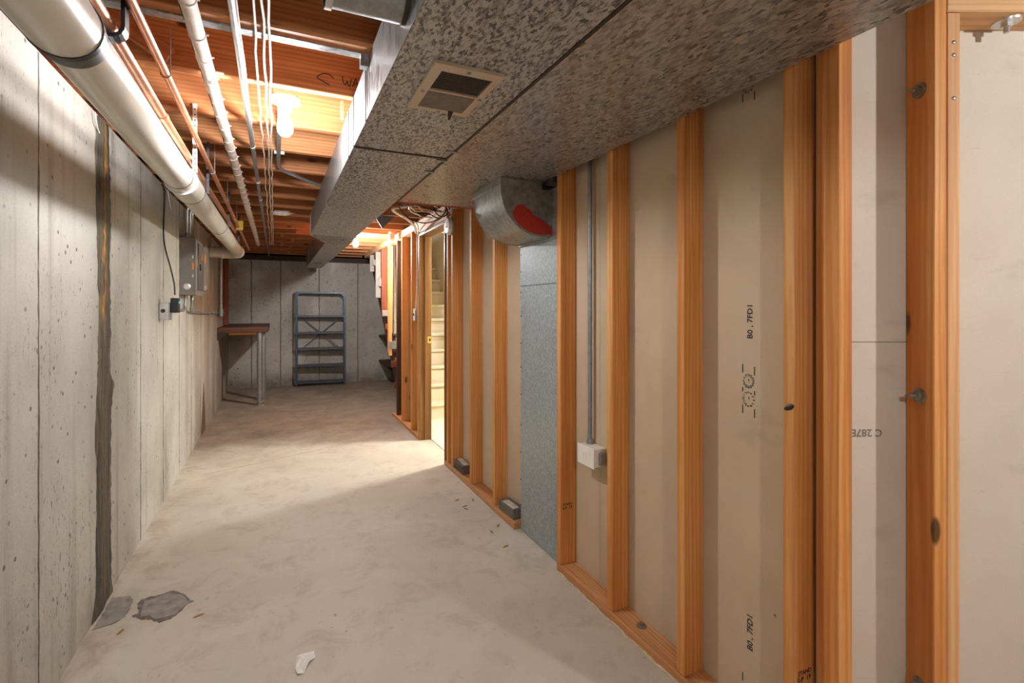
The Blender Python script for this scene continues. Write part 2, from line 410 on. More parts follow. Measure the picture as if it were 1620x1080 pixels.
# back wall
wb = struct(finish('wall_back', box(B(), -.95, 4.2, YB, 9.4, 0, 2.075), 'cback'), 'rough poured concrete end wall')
for x in (-.361, .066, .664, 1.3, 1.9):
    bm = B(); rows = []
    for i in range(31):
        z = 2.07 * i / 30; j = x + random.uniform(-.003, .003)
        rows.append([bm.verts.new((j - .008, YB, z)), bm.verts.new((j, YB - .006, z)), bm.verts.new((j + .008, YB, z))])
    for a, c in zip(rows, rows[1:]):
        for k in (0, 1): bm.faces.new((a[k], a[k + 1], c[k + 1], c[k]))
    finish('form_seam', bm, 'seam', wb)
# walls that close the basement behind the camera
struct(finish('wall_rear', box(B(), -.95, 4.2, -3.4, -3.2, 0, 2.42), 'cwall'), 'concrete wall behind the viewpoint')
struct(finish('wall_far_side', box(B(), 4.2, 4.4, -3.4, 9.4, 0, 2.42), 'cwall'), 'concrete wall on the far side of the basement')
# ceiling: joists and subfloor
ce = struct(empty('ceiling'), 'open joist ceiling under subfloor boards')
bm = B(); box(bm, -.95, 4.2, -3.2, 5.3, 2.402, 2.42); box(bm, -.95, 1.36, 5.3, 9.4, 2.402, 2.42)
finish('subfloor', bm, 'subf', ce)
JY = [1.683 - .42 * k for k in range(11, 0, -1)] + [1.683, 2.108, 2.57, 2.99, 3.43] + [3.43 + .42 * k for k in range(1, 14)]
for y in JY:
    if y > 9.05: continue
    board('joist', -.93, 4.1 if y < 5.0 else 1.345, y, y + .038, JZ, 2.402, 'x', 'joist', ce)
board('rim_sill', -.93, -.735, -3.2, 9.35, 2.136, JZ - .001, 'y', 'dark', ce)
board('rim_joist', -.93, -.891, -3.2, 9.35, JZ, 2.40, 'y', 'redw', ce)
board('end_sill', -.69, 4.1, 9.14, 9.35, 2.076, JZ - .001, 'x', 'dark', ce)
for k, y in enumerate(JY):      # blocking between the far joists
    if 5.8 < y < 8.7: board('blocking', .05 + .12 * (k % 2), .09 + .12 * (k % 2), y + .038, y + .42, JZ + .01, 2.40, 'y', 'joist', ce)
# a diagonal brace nailed to the second joist face
p, q = Vector((-.60, 2.094, 2.345)), Vector((-.335, 2.094, 2.19)); d = (q - p)
board('brace', -.012, .012, -.03, .03, -d.length / 2, d.length / 2, 'z', 'joist', ce,
      M=Matrix.Translation((p + q) / 2) @ Vector((0, 0, 1)).rotation_difference(d).to_matrix().to_4x4() @ Matrix.Rotation(math.pi / 2, 4, 'Z'))
# pencil marks on the joist: arrow and letters
bm = B(); yk = 2.1065
for stroke in ([(.208, 2.226), (.19, 2.238), (.165, 2.236), (.145, 2.219), (.165, 2.208), (.191, 2.197)],
               [(.240, 2.241), (.243, 2.222), (.250, 2.209), (.256, 2.216), (.259, 2.226), (.262, 2.213), (.268, 2.206), (.272, 2.222), (.274, 2.236)],
               [(.281, 2.208), (.286, 2.226), (.292, 2.240), (.297, 2.226), (.301, 2.208)], [(.283, 2.218), (.299, 2.219)]):
    tube(bm, spline([(a, yk, b) for a, b in stroke], 4), .0019, 5)
finish('pencil_mark', bm, 'pencil', ce)

# ---------------------------------------------------------------- right-hand stud wall
wr = struct(empty('wall_right'), 'open stud wall with drywall backing')
TOPZ = 2.09
studs = {}
for y in (.894, 1.301, 1.708, 2.127, 2.949, 3.375, 3.798):
    studs[y] = board('stud', XA, XD, y, y + .038, .038, TOPZ, 'z', 'stud', wr)
board('stud', XA, XD, 3.915, 3.955, .038, 2.04, 'z', 'stud', wr)
for y in (5.125, 5.563): board('stud', XA, XD, y, y + .038, .038, TOPZ, 'z', 'stud', wr)
board('stud', XA, XD, 4.852, 4.888, .038, 2.04, 'z', 'paleb', wr)
for a, b in ((.893, 2.16), (2.655, 3.99)): board('bottom_plate', XA - .004, XD, a, b, 0, .038, 'y', 'plate', wr)
board('bottom_plate', XA - .004, XD, 4.85, 6.06, 0, .038, 'y', 'plate', wr)
for a, b in ((.893, 4.0), (4.89, 8.2)): board('top_plate', XA, XD, a, b, TOPZ, JZ - .001, 'y', 'paleb' if a > 1 else 'plate', wr)
board('door_header', XA, XD, 3.958, 4.89, 2.041, JZ - .001, 'y', 'paleb', wr)
for a, b in ((.872, 1.92), (1.9215, 3.14), (3.1415, 3.99), (4.85, 6.2)):
    boxo('drywall_sheet', XD, XD + .0127, a, b, .008, JZ - .001, 'dry', wr)
# floor-edge caulk along the plate
bm = B(); pts = [(XA - .006 + random.uniform(-.004, .004), y, .002) for y in [.86 + .025 * i for i in range(52)]]
tube(bm, pts, [random.uniform(.002, .007) for _ in pts], 5)
finish('caulk_bead', bm, 'gyp', wr)
# printed marks on the drywall backing (text runs upwards)
def A(u, v): return at(u, v, x=XD)
UPZ, TY = (0, 0, 1), (0, 1, 0)
stampobj = texts('stamp', [('B0 , 7FD1', .0275, A(1187, 508), 0), ('B0 , 7FD1', .0285, A(1187, 1000), 0), (',0,', .012, A(1226, 973), 0)], UPZ, TY, 'ink', wr)
def dial(bm, v0, lo=None):
    c = A(1184.5, v0); k = .0021                      # metres per photo pixel on that sheet
    items = []
    def P(du, dv): return c + Vector((0, -du * k * 1.02, -dv * k))
    for i in range(12):
        a = math.radians(180 - 30 * i)                # 0 sits on the left, clockwise
        items.append((str(i * 5), .0105, P(8.5 * math.cos(a), -13.5 - 9.0 * math.sin(a)), -math.radians(90) * 0))
    for i in range(1, 13):
        a = math.radians(180 - 30 * (i % 12))
        items.append((str(i), .0115, P(9.0 * math.cos(a), 13.8 - 10.5 * math.sin(a)), 0))
    b2 = texts('stamp', items, UPZ, TY, 'ink', wr)
    for du in (-10.4, 10.2):
        for dv, ln in ((-32 + (2 if du > 0 else 0), 13), (0 + (3 if du > 0 else 0), 6.5), (30 + (3.5 if du > 0 else 0), 13)):
            quad(b2, P(du, dv), UPZ, TY, ln * k, 1.7 * k)
    for dv in (-14, 13.5):
        q = [P(-.8, dv - 3), P(1.2, dv - 3), P(.9, dv + 2.5)]
        b2.faces.new([b2.verts.new(x + Vector((-.0006, 0, 0))) for x in q])
    return b2
for bmx in (stampobj, dial(None, 617), dial(None, 120), dial(None, 1110)):
    finish('stamp', bmx, 'ink', wr)
# grade stamps on two studs
for y, u, v in ((2.127, 897, 801), (.894, 1271, 1070)):
    c = at(u, v, y=y) + Vector((0, -.0004, 0))
    b2 = texts('grade_stamp', [('STAND', .017, c + Vector((.004, 0, .012)), 0), ('S-P  19', .02, c + Vector((.002, 0, -.006)), 0)], (1, 0, 0), (0, 0, 1), 'ink', None)
    finish('grade_stamp', b2, 'ink', studs[y])
# charred knot on the front of the near stud
kb = lathe(B(), [(0, .004), (.014, .003), (.02, -.002)], (0, 0, 0), (-1, 0, 0), 12)
for v in kb.verts: v.co = Vector((v.co.x + XA + .001, v.co.y * .95 + .913, v.co.z * .55 + at(1248, 644, x=XA).z - v.co.y * .35))
finish('knot_hole', kb, 'black', studs[.894], True)
# anchor bolt in the bottom plate
an = at(1015, 990, z=.038)
finish('anchor_bolt', lathe(lathe(B(), [(0, .004), (.02, .004), (.021, 0)], an, seg=18), [(0, .018), (.0055, .018), (.006, .012), (.012, .012), (.012, .004)], an, seg=6), 'rust', wr)

# ---------------------------------------------------------------- angled stud wall beside the viewpoint
wc = struct(empty('wall_angled'), 'angled stud wall with pale drywall backing')
MB = Matrix(((CS, SN, 0, 0), (-SN, CS, 0, 0), (0, 0, 1, 0), (0, 0, 0, 1)))   # X along the wall, Y = depth
ZF, ZB_ = 1.27, 1.36
board('stud', .8286, .8666, ZF, ZB_, .038, JZ - .001, 'z', 'stud', wc, M=MB)
b2s = board('stud', 1.0722, 1.1062, ZF, ZB_, .038, JZ - .001, 'z', 'stud', wc, M=MB)
board('stud', 1.1063, 1.1415, ZF, ZB_, .038, 2.064, 'z', 'paleb', wc, M=MB)
board('header', 1.1063, 3.0, ZF, ZB_, 2.066, JZ - .001, 'x', 'paleb', wc, M=MB)
board('bottom_plate', .83, 3.0, ZF, ZB_, 0, .038, 'x', 'plate', wc, M=MB)
jz = 1.2186
for a, b, c, d in ((.836, 1.103, .008, jz - .0015), (.836, 1.103, jz + .0015, JZ - .001), (1.105, 3.0, .008, JZ - .001)):
    boxo('drywall_sheet', a, b, ZB_, ZB_ + .0127, c, d, 'dryB', wc, M=MB)
boxo('joint_tape', .84, 1.10, ZB_ + .004, ZB_ + .012, jz - .0014, jz + .0014, 'gyp', wc, M=MB)
RB, FB = Vector((CS, -SN, 0)), Vector((SN, CS, 0))
def PB(X, Z, z): return RB * X + FB * Z + Vector((0, 0, z))
def pixB(u, v, Z): return PB((u - CXP) / FPX * Z, Z, EYE - (v - HORIZON) / FPX * Z)
b2 = texts('stamp', [('C 287E', .0285, pixB(1371, 684, ZB_), 0)], -RB, (0, 0, -1), 'faint', wc)
finish('stamp', b2, 'faint', wc)
for z in (1.883, 1.081, .32):    # bolts with washers through the doubled stud
    c = PB(1.0722, 1.313, z)
    bm = lathe(B(), [(0, .004), (.021, .004), (.021, 0)], c, -RB, 20)
    lathe(bm, [(.0125, .004), (.0125, .012), (0, .012)], c, -RB, 6); lathe(bm, [(.006, .012), (.006, .028), (0, .029)], c, -RB, 10)
    finish('washer_bolt', bm, 'rust', b2s, True, 35)
c = PB(1.302, 1.315, 2.066)
bm = lathe(B(), [(0, .005), (.03, .005), (.031, 0)], c, (0, 0, -1), 22)
lathe(bm, [(.0125, .005), (.0125, .016), (0, .016)], c, (0, 0, -1), 6); lathe(bm, [(.0065, .016), (.0065, .03), (0, .031)], c, (0, 0, -1), 10)
finish('washer_bolt', bm, 'silver', wc, True, 35)
for X, z in ((1.124, 1.987), (1.124, 1.955), (1.124, 1.845)):
    finish('nail_head', lathe(B(), [(0, .002), (.005, .0015), (.0055, 0)], PB(X, ZF, z), -FB, 10), 'silver', wc, True)

# ---------------------------------------------------------------- doorway
dr = struct(empty('door_1'), 'stained door frame without a door')
board('jamb', XA - .002, XA + .122, 4.83, 4.85, 0, 2.02, 'z', 'jamb', dr)
jm = board('door_stop', 1.322, XA + .122, 4.818, 4.83, 0, 2.005, 'z', 'jamb', dr)
board('jamb', XA - .002, XA + .122, 3.995, 4.015, 0, 2.02, 'z', 'jamb', dr)
board('jamb_head', XA - .002, XA + .122, 4.015, 4.83, 2.005, 2.025, 'y', 'jamb', dr)
board('casing', XA + .122, XA + .137, 3.94, 3.995, 0, 2.07, 'z', 'jamb', dr)
board('shim', XA + .004, XA + .07, 4.0, 4.83, 2.026, 2.039, 'y', 'whitew', dr)
bm = box(B(), 1.352, 1.395, 4.8155, 4.8178, .955, 1.02)
sp = finish('strike_plate', bm, 'brass', dr); sp['label'] = 'brass strike plate'
boxo('latch_hole', 1.366, 1.384, 4.8148, 4.8154, .975, 1.0, 'iron', dr)

# ---------------------------------------------------------------- stair room and staircase
SR, RUN, RISE, Y0S, XS0, XS1 = 12, .21, .192, 5.64, 1.40, 2.25
wsr = struct(finish('wall_stair', box(B(), XS1, XS1 + .1, 5.3, 9.12, 0, 4.0), 'cream'), 'cream painted wall beside the stairs')
struct(finish('wall_stair_end', box(B(), 1.37, XS1, 8.35, 8.42, 2.3, 4.0), 'cream'), 'cream wall at the top of the stairs')
struct(finish('wall_stair_left', box(B(), 1.372, 1.398, 5.3, 8.35, 2.42, 4.0), 'cream'), 'cream wall above the stairs')
struct(finish('wall_stair_room', box(B(), XS1 + .1, 3.6, 5.62, 5.70, 0, 2.16), 'cream'), 'cream wall of the stair room')
struct(finish('wall_stair_room_side', box(B(), 3.6, 3.7, 2.0, 5.70, 0, 2.16), 'cream'), 'cream side wall of the stair room')
struct(finish('wall_stair_room_near', box(B(), 1.40, 3.6, 1.95, 2.0, 0, 2.16), 'cream'), 'cream near wall of the stair room')
sc = struct(empty('ceiling_stair'), 'tiled ceiling of the stair room')
for i in range(4):
    for j in range(6):
        x0 = 1.40 + .56 * i; y0 = 2.0 + .545 * j
        boxo('ceiling_tile', x0 + .012, min(x0 + .548, 3.6), y0 + .012, y0 + .533, 2.13, 2.145, 'tile', sc)
bm = B()
for i in range(5): box(bm, 1.39 + .56 * i, 1.41 + .56 * i, 2.0, 5.28, 2.124, 2.13)
for j in range(7): box(bm, 1.40, 3.6, 1.99 + .545 * j, 2.01 + .545 * j, 2.1235, 2.1295)
finish('ceiling_grid', bm, 'grid', sc)
struct(finish('ceiling_stairwell', box(B(), 1.36, 2.4, 5.28, 8.42, 3.3, 3.35), 'tile'), 'pale ceiling high over the stairs')
st = thing('staircase', (1.8, Y0S, 0), 'carpeted beige staircase climbing behind the doorway', 'staircase')
for k in range(1, SR + 1):
    y = Y0S + RUN * (k - 1)
    boxo('riser', XS0, XS1 - .002, y, y + .018, RISE * (k - 1) + (.0 if k > 1 else .006), RISE * k - .038, 'carpet', st)
    boxo('tread', XS0, XS1 - .002, y - .028, y + RUN, RISE * k - .038, RISE * k, 'carpet', st, .009)
def strg(x0, x1, name, mat):
    low = lambda y: .21 + .913 * (y - 6.25)
    poly = [(6.02, 0), (6.02, .0), (8.2, low(8.2)), (8.2, low(8.2) + .12)]
    pts = []
    for k in range(SR, 0, -1):
        y = Y0S + RUN * (k - 1) + .018
        pts += [(y + RUN, RISE * k - .040), (y, RISE * k - .040)]
    poly = [(Y0S + .02, 0.0)] + [(6.02, 0.0), (8.15, low(8.15))] + pts
    return finish(name, prism(B(), poly, lambda a, b, d: Vector((d, a, b)), x0, x1), mat, st)
strg(1.374, 1.398, 'stringer', 'dark')
for k in (3, 5, 7, 9):     # pale wedges that show at the cut stringer
    y = Y0S + RUN * k
    boxo('wedge', 1.345, 1.372, y + .02, y + .12, RISE * k + .04, RISE * k + .10, 'redw', st)
# framing that hangs beside the stairs beyond the end of the stud wall
for (y, x1, zl, mt) in ((6.33, 1.318, .70, 'stud'), (6.74, 1.34, 1.18, 'redw'), (7.19, 1.34, 1.44, 'whitew'), (7.66, 1.33, 1.84, 'whitew')):
    board('cripple_stud', XA, x1, y, y + .038, zl, TOPZ, 'z', mt, wr)
for y, y2, zl in ((6.37, 6.74, .98), (6.78, 7.19, 1.30), (7.23, 7.66, 1.66)):
    boxo('stair_panel', 1.35, 1.362, y, y2, zl, TOPZ, 'ply', wr)
for y, x0, x1, z0, z1 in ((6.24, 1.262, 1.355, .79, .885), (6.68, 1.27, 1.34, 1.19, 1.27), (7.12, 1.30, 1.36, 1.60, 1.72), (7.6, 1.30, 1.36, 1.93, 2.02)):
    board('nailing_block', x0, x1, y, y + .04, z0, z1, 'x', 'whitew', wr)
for y, z in ((6.18, .57), (6.02, .33), (6.55, 1.02)): board('nailing_block', 1.28, 1.35, y, y + .03, z, z + .075, 'x', 'redw', wr)
board('end_post', 1.285, 1.345, 5.88, 5.93, .038, TOPZ, 'z', 'dark', wr)
# storage boards under the stairs
for z, lab in ((.335, 'dark wooden storage board low under the stairs by the end wall'), (.78, 'dark wooden storage board higher under the stairs by the end wall')):
    t = thing('storage_board', (1.9, 8.4, z), lab, 'shelf')
    board('shelf_board', 1.66, 2.2, 7.75, 9.10, z, z + .035, 'y', 'dark', t)
    bm = prism(B(), [(1.68, z), (2.15, z), (2.15, z - .30), (1.98, z - .33)], lambda a, b, d: Vector((a, d, b)), 8.55, 8.60)
    finish('bracket', bm, 'black', t)

# ================================================================ DUCTS
tr = thing('supply_trunk_duct', (.48, 2, 1.965), 'wide galvanised trunk duct holding the ceiling register', 'duct')
DZ = 1.965
boxo('trunk_body', .285, .672, -3.0, 4.90, DZ, JZ - .002, 'ductb', tr, .002)
finish('side_sheet', box(B(), .2835, .2848, -3.0, 4.90, DZ, JZ - .002), 'ducts', tr)
for y in (1.80, 2.107, 2.26):   # cleats
    finish('side_cleat', box(B(), .280, .2834, y - .007, y + .007, DZ, JZ - .004), 'ducts', tr)
    finish('cleat_shadow_gap', box(B(), .2822, .2836, y - .013, y - .007, DZ, JZ - .004), 'gap', tr)
finish('bottom_cleat', box(B(), .285, .672, 2.10, 2.112, DZ - .004, DZ), 'iron', tr)
finish('end_flange', box(B(), .279, .678, 4.87, 4.90, DZ - .004, JZ - .004), 'ducts', tr)
# taper and narrower run to the end wall
bm = B(); A1 = [(.285, 4.9, DZ), (.672, 4.9, DZ), (.672, 4.9, JZ - .004), (.285, 4.9, JZ - .004)]; A2 = [(.43, 5.2, 1.935), (.66, 5.2, 1.935), (.66, 5.2, JZ - .004), (.43, 5.2, JZ - .004)]
A3 = [(.43, 8.55, 1.935), (.66, 8.55, 1.935), (.66, 8.55, JZ - .004), (.43, 8.55, JZ - .004)]
R = [[bm.verts.new(p) for p in a] for a in (A1, A2, A3)]
for a, c in zip(R, R[1:]):
    for k in range(4): bm.faces.new((a[k], a[(k + 1) % 4], c[(k + 1) % 4], c[k]))
bm.faces.new(R[2]); finish('reduced_run', bm, 'ductr', tr)
finish('joint_band', box(B(), .427, .663, 7.9, 7.92, 1.931, JZ - .004), 'ducts', tr)
finish('slot', box(B(), .48, .58, 7.55, 7.62, 1.9335, 1.9345), 'gap', tr)
# flattened round take-off in front of the first joist
bm = B(); tube(bm, [(.10, 1.20, 2.062), (.2835, 1.20, 2.062)], .062, 20)
bm2 = finish('take_off', bm, 'zinc', tr, True, 40)
finish('take_off_bead', tube(B(), [(.10, 1.20, 2.062), (.115, 1.20, 2.062)], .067, 20), 'silver', tr, True, 40)
finish('take_off_flange', tube(B(), [(.272, 1.20, 2.062), (.2834, 1.20, 2.062)], .066, 20), 'iron', tr, True, 40)

rd = thing('return_air_duct', (.98, 2, 1.965), 'broad galvanised return duct with red end lip along the stud wall', 'duct')
boxo('duct_body', .684, 1.262, -3.0, 3.095, DZ, JZ - .002, 'ductr', rd, .002)
finish('standing_seam', box(B(), .6725, .6835, -3.0, 3.09, DZ - .001, DZ + .012), 'iron', rd)
rl = finish('end_lip', box(B(), .690, 1.262, 3.095, 3.115, DZ - .003, DZ + .014), 'redp', rd); rl['label'] = 'red painted end lip'
for y in (1.99, 2.33, 2.13):
    finish('seam_tab', box(B(), .64, .69, y, y + .016, DZ - .0045, DZ - .0005), 'zinc', rd)

# register in the trunk bottom
vg = thing('ceiling_register', (.477, 1.43, 1.955), 'beige louvred air register screwed to the trunk duct bottom', 'vent')
x0, x1, y0, y1 = .379, .577, 1.27, 1.592
ix0, ix1, iy0, iy1, ym = .407, .557, 1.308, 1.568, 1.437
zf0, zf1 = DZ - .010, DZ - .0005
bm = B()
for a in ((x0, ix0, y0, y1), (ix1, x1, y0, y1), (ix0, ix1, y0, iy0), (ix0, ix1, iy1, y1)): box(bm, *a, zf0, zf1)
bmesh.ops.remove_doubles(bm, verts=bm.verts, dist=1e-5)
finish('register_frame', bm, 'beige', vg)
boxo('centre_bar', ix0, ix1, ym - .004, ym + .004, zf0, zf1 - .002, 'beige', vg)
boxo('throat', ix0, ix1, iy0, iy1, DZ - .0012, DZ - .0002, 'gap', vg)
ang = {0: 27, 1: -38}
for bank, (a, b) in enumerate(((iy0, ym - .005), (ym + .005, iy1))):
    n = 14
    for i in range(n):
        yc = a + (b - a) * (i + .5) / n
        Mr = Matrix.Translation((0, yc, DZ - .0058)) @ Matrix.Rotation(math.radians(ang[bank]), 4, 'X')
        finish('slat', box(B(), ix0, ix1, -.0036, .0036, -.0006, .0006, Mr), 'slatd', vg)
for sx, sy in ((.478, 1.288), (.392, 1.45), (.568, 1.44), (.48, 1.581)):
    finish('screw', lathe(B(), [(.006, 0), (.006, .002), (.003, .004), (0, .004)], (sx, sy, zf0), (0, 0, -1), 10), 'zinc', vg, True)
bm = prism(B(), [(.508, zf0), (.526, zf0), (.520, zf0 - .022), (.514, zf0 - .022)], lambda a, b, d: Vector((a, d + (zf0 - b) * .8, b)), 1.565, 1.569)
finish('damper_lever', bm, 'iron', vg)

# boot and wall stack
bt = thing('wall_stack_duct', (1.31, 2.42, 0), 'galvanised wall stack with a rounded elbow boot and red paint blotch', 'duct')
ya, yb = 2.285, 2.66
prof = [(1.018, 1.925), (1.020, 1.88), (1.032, 1.83), (1.055, 1.785), (1.085, 1.748), (1.12, 1.718), (1.16, 1.697), (1.205, 1.684), (1.255, 1.678), (1.312, 1.678)]
bm = prism(B(), prof + [(1.335, 1.678), (1.335, 1.925)], lambda a, b, d: Vector((a, d, b)), ya, yb)
finish('boot', bm, 'boot', bt, True, 25)
boxo('boot_collar', 1.012, 1.25, ya - .006, yb + .006, 1.922, DZ - .001, 'boot', bt, .002)
for yy in (ya, yb): # rolled seam edges
    tubeo('rolled_edge', [(a, yy, b) for a, b in prof], .003, 'ducts', bt, 6)
boxo('back_flange', 1.316, 1.352, 2.172, 2.66, 1.675, 1.935, 'boot', bt)
ym_ = 2.172
boxo('stack_body', 1.305, 1.356, ym_, 2.645, .004, 1.45, 'stack', bt, .003)
boxo('stack_top_section', 1.303, 1.356, ym_, 2.648, 1.462, 1.678, 'stack', bt, .003)
boxo('stack_joint', 1.300, 1.356, ym_, 2.65, 1.437, 1.466, 'stack', bt, .002)
boxo('top_lip', 1.296, 1.33, ym_, 2.655, 1.664, 1.682, 'boot', bt, .003)
for z in (.15, .3, .46, .62, .8, .96, 1.1, 1.26, 1.4, 1.52, 1.62):
    for yy in (2.18, 2.636):
        finish('edge_screw', lathe(B(), [(.004, 0), (.003, .003), (0, .003)], (1.3045, yy, z), (-1, 0, 0), 8), 'iron', bt)
# red paint blotch on the near cheek of the boot
bm = B(); q = lambda a, b: at(720 + a / 8.306, 270 + b / 8.306, y=ya - .0007)
out = [(775, 630), (765, 560), (790, 480), (850, 435), (910, 450), (930, 490), (985, 495), (975, 540), (1020, 560), (1060, 640), (1140, 650), (1150, 690), (1200, 690), (1215, 735), (1262, 725), (1275, 840), (1130, 842), (1040, 828), (960, 795), (880, 740), (820, 685)]
ctr = Vector((0, 0, 0)); ring = []
for i in range(len(out)):
    a, b = Vector(out[i]), Vector(out[(i + 1) % len(out)])
    for k in range(4):
        pnt = a.lerp(b, k / 4); jit = 0 if i > 14 else 12
        ring.append(q(pnt.x + random.uniform(-jit, jit), pnt.y + random.uniform(-jit, jit)))
vs = [bm.verts.new(v) for v in ring]
f = bm.faces.new(vs); bmesh.ops.triangulate(bm, faces=[f])
pb = finish('paint_blotch', bm, 'redp', bt); pb['label'] = 'red paint blotch'
# dark sheet-metal offcut above the boot by the stud
bm = box(B(), 1.255, 1.345, 2.172, 2.25, 1.938, 1.975)
tag(finish('duct_offcut', bm, 'steel'), 'short blue-grey metal sleeve above the elbow boot', 'duct sleeve')

# hanger strap and bracket under the first joist
hs = thing('hanger_strap', (-.1, 1.74, 2.15), 'flat galvanised strap crossing under the ceiling to the trunk duct', 'strap')
finish('strap_bar', box(B(), -.68, .262, 1.723, 1.760, 2.1595, 2.1645), 'ducts', hs)
bm = box(B(), .255, .2795, 1.722, 1.752, 2.12, 2.1645); finish('strap_bracket', bm, 'ducts', hs)
finish('bracket_rod', box(B(), .2765, .2798, 1.735, 1.745, 1.97, 2.12), 'zinc', hs)
cp = thing('clothespin', (.272, 2.30, 2.20), 'wooden clothespin clipped at the side of the trunk duct', 'clothespin')
cl = at(548, 168, x=.268)
for s in (-1, 1):
    Mx = Matrix.Translation((.262, 2.30 + s * .010, 2.175)) @ Matrix.Rotation(s * .12, 4, 'X')
    bmx = box(B(), -.005, .005, -.004, .004, -.036, .04, Mx); finish('jaw', bmx, 'paleb', cp)
tubeo('spring', [(.256, 2.29, 2.18), (.268, 2.31, 2.18)], .005, 'zinc', cp, 8)

# ================================================================ PIPES
pv = thing('drain_pipe', (-.39, 3, 1.885), 'thick white plastic drain pipe running along the concrete wall', 'pipe')
def pz(y): return 1.885 + max(0, y - 2) * .012
def PP(y): return Vector((-.39 - .001 * y, y, pz(y)))
tubeo('pipe', [PP(y) for y in (-2.6, 0, 1.4, 2, 3, 4, 5, 6, 6.55)], .060, 'pvc', pv, 28)
tubeo('hub', [PP(-2.6), PP(1.30)], .066, 'pvc', pv, 28)
tubeo('gasket', [PP(1.30), PP(1.315)], .0685, 'black', pv, 28)
tubeo('gasket_lip', [PP(1.315), PP(1.36)], .063, 'pvcring', pv, 28)
tubeo('coupling', [PP(2.72), PP(2.96)], .0655, 'pvc', pv, 28)
tubeo('coupling_rim', [PP(2.70), PP(2.725)], .068, 'pvcrim', pv, 28)
tubeo('scribe_ring', [PP(2.60), PP(2.612)], .0608, 'pvcring', pv, 28)
tubeo('scribe_ring', [PP(2.96), PP(2.972)], .0662, 'pvcring', pv, 28)
tubeo('scribe_ring', [PP(4.28), PP(4.30)], .0606, 'pvcring', pv, 28)
e0 = PP(6.55)
arc = [e0] + [e0 + Vector((-.10 * (1 - math.cos(a)), .10 * math.sin(a), 0)) for a in (math.radians(15 * k) for k in range(1, 7))]
tubeo('elbow', [PP(6.46)] + arc + [arc[-1] + Vector((-.05, 0, 0))], .066, 'pvc', pv, 28)
tubeo('elbow_rim', [PP(6.44), PP(6.465)], .069, 'pvcrim', pv, 28)
tubeo('branch', [arc[-1] + Vector((-.04, 0, 0)), arc[-1] + Vector((-.19, 0, 0))], .060, 'pvc', pv, 28)
tubeo('branch_rim', [arc[-1] + Vector((-.05, 0, 0)), arc[-1] + Vector((-.065, 0, 0))], .069, 'pvcrim', pv, 28)
def strap(parent, y, x, ztop, zbot, mat, wdt=.02):
    o = finish('hanger', box(B(), x - wdt / 2, x + wdt / 2, y - .0012, y + .0012, zbot, ztop), mat, parent)
    bm = B()
    for i in range(int((ztop - zbot) / .024)): lathe(bm, [(0, 0), (.0035, 0)], (x, y - .0016, zbot + .012 + i * .024), (0, -1, 0), 8)
    h_ = finish('hanger_holes', bm, 'iron', o); h_['kind'] = 'stuff'; return o
strap(pv, 2.56, -.3205, 2.20, 1.90, 'white', .017)
for y in (3.0, 4.26, 5.35):
    strap(pv, y, -.319, 2.17, pz(y), 'steel', .012)
c1 = thing('copper_pipe', (-.345, 3, 1.94), 'thicker copper water pipe on a black hook above the drain pipe', 'pipe')
tubeo('pipe', [(-.345, -2.6, 1.955), (-.345, 2.0, 1.955), (-.34, 5.2, 2.0)], .014, 'copper', c1, 14)
tubeo('fitting', [(-.345, 2.0, 1.955), (-.345, 2.04, 1.955)], .0165, 'copper', c1, 14)
hk = [(-.317, 1.43, 2.30), (-.317, 1.43, 1.975)] + [(-.345 + .028 * math.cos(a), 1.43, 1.957 - .026 * math.sin(a)) for a in (math.radians(18 * k) for k in range(0, 11))]
bm = B()
for a, b in zip(hk, hk[1:]):
    a, b = Vector(a), Vector(b); d = (b - a); nrm = Vector((d.z, 0, -d.x)).normalized() * .004
    for_ = [a - nrm, b - nrm, b + nrm, a + nrm]
    vs0 = [bm.verts.new(p + Vector((0, -.018, 0))) for p in for_]; vs1 = [bm.verts.new(p + Vector((0, .018, 0))) for p in for_]
    bm.faces.new(vs0); bm.faces.new(vs1[::-1])
    for k in range(4): bm.faces.new((vs0[k], vs1[k], vs1[(k + 1) % 4], vs0[(k + 1) % 4]))
finish('pipe_hook', bm, 'black', c1)
c2 = thing('copper_pipe', (-.30, 3, 2.01), 'thinner copper water pipe with wire hooks beside the wrapped pipe', 'pipe')
tubeo('pipe', [(-.30, -2.6, 2.015), (-.30, 6.9, 2.015)], .011, 'copper', c2, 14)
tubeo('coupling', [(-.30, 1.18, 2.015), (-.30, 1.27, 2.015)], .0155, 'silver', c2, 14)
for y in (1.80, 3.0, 3.75, 4.6, 5.2):
    pts = [(-.30 + .013 * math.cos(a), y, 2.015 - .013 * math.sin(a)) for a in (math.radians(-30 + 20 * k) for k in range(0, 13))]
    tubeo('wire_hook', [(-.288, y, 2.16)] + pts, .0018, 'rust' if y < 2 else 'silver', c2, 6)
wp = thing('wrapped_pipe', (-.213, 3, 2.14), 'pipe wrapped in pale insulation with tie bands under the joists', 'pipe')
tubeo('wrap', [(-.213, -2.6, 2.126), (-.213, 2.5, 2.126), (-.213, 7.3, 2.126)], .022, 'wrap', wp, 16)
sl = B(); y = 1.0
while y < 4.8:
    l_ = random.uniform(.06, .14); a = math.radians(random.uniform(205, 235)) ; 
    px, pzz = -.213 + .0223 * math.cos(a), 2.126 + .0223 * math.sin(a)
    tube(sl, [(px, y, pzz), (px, y + l_ * .5, pzz + random.uniform(-.002, .002)), (px, y + l_, pzz)], .0016, 5); y += l_ + random.uniform(.04, .12)
finish('wrap_slit', sl, 'slit', wp)['kind'] = 'stuff'
y = .72; i = 0
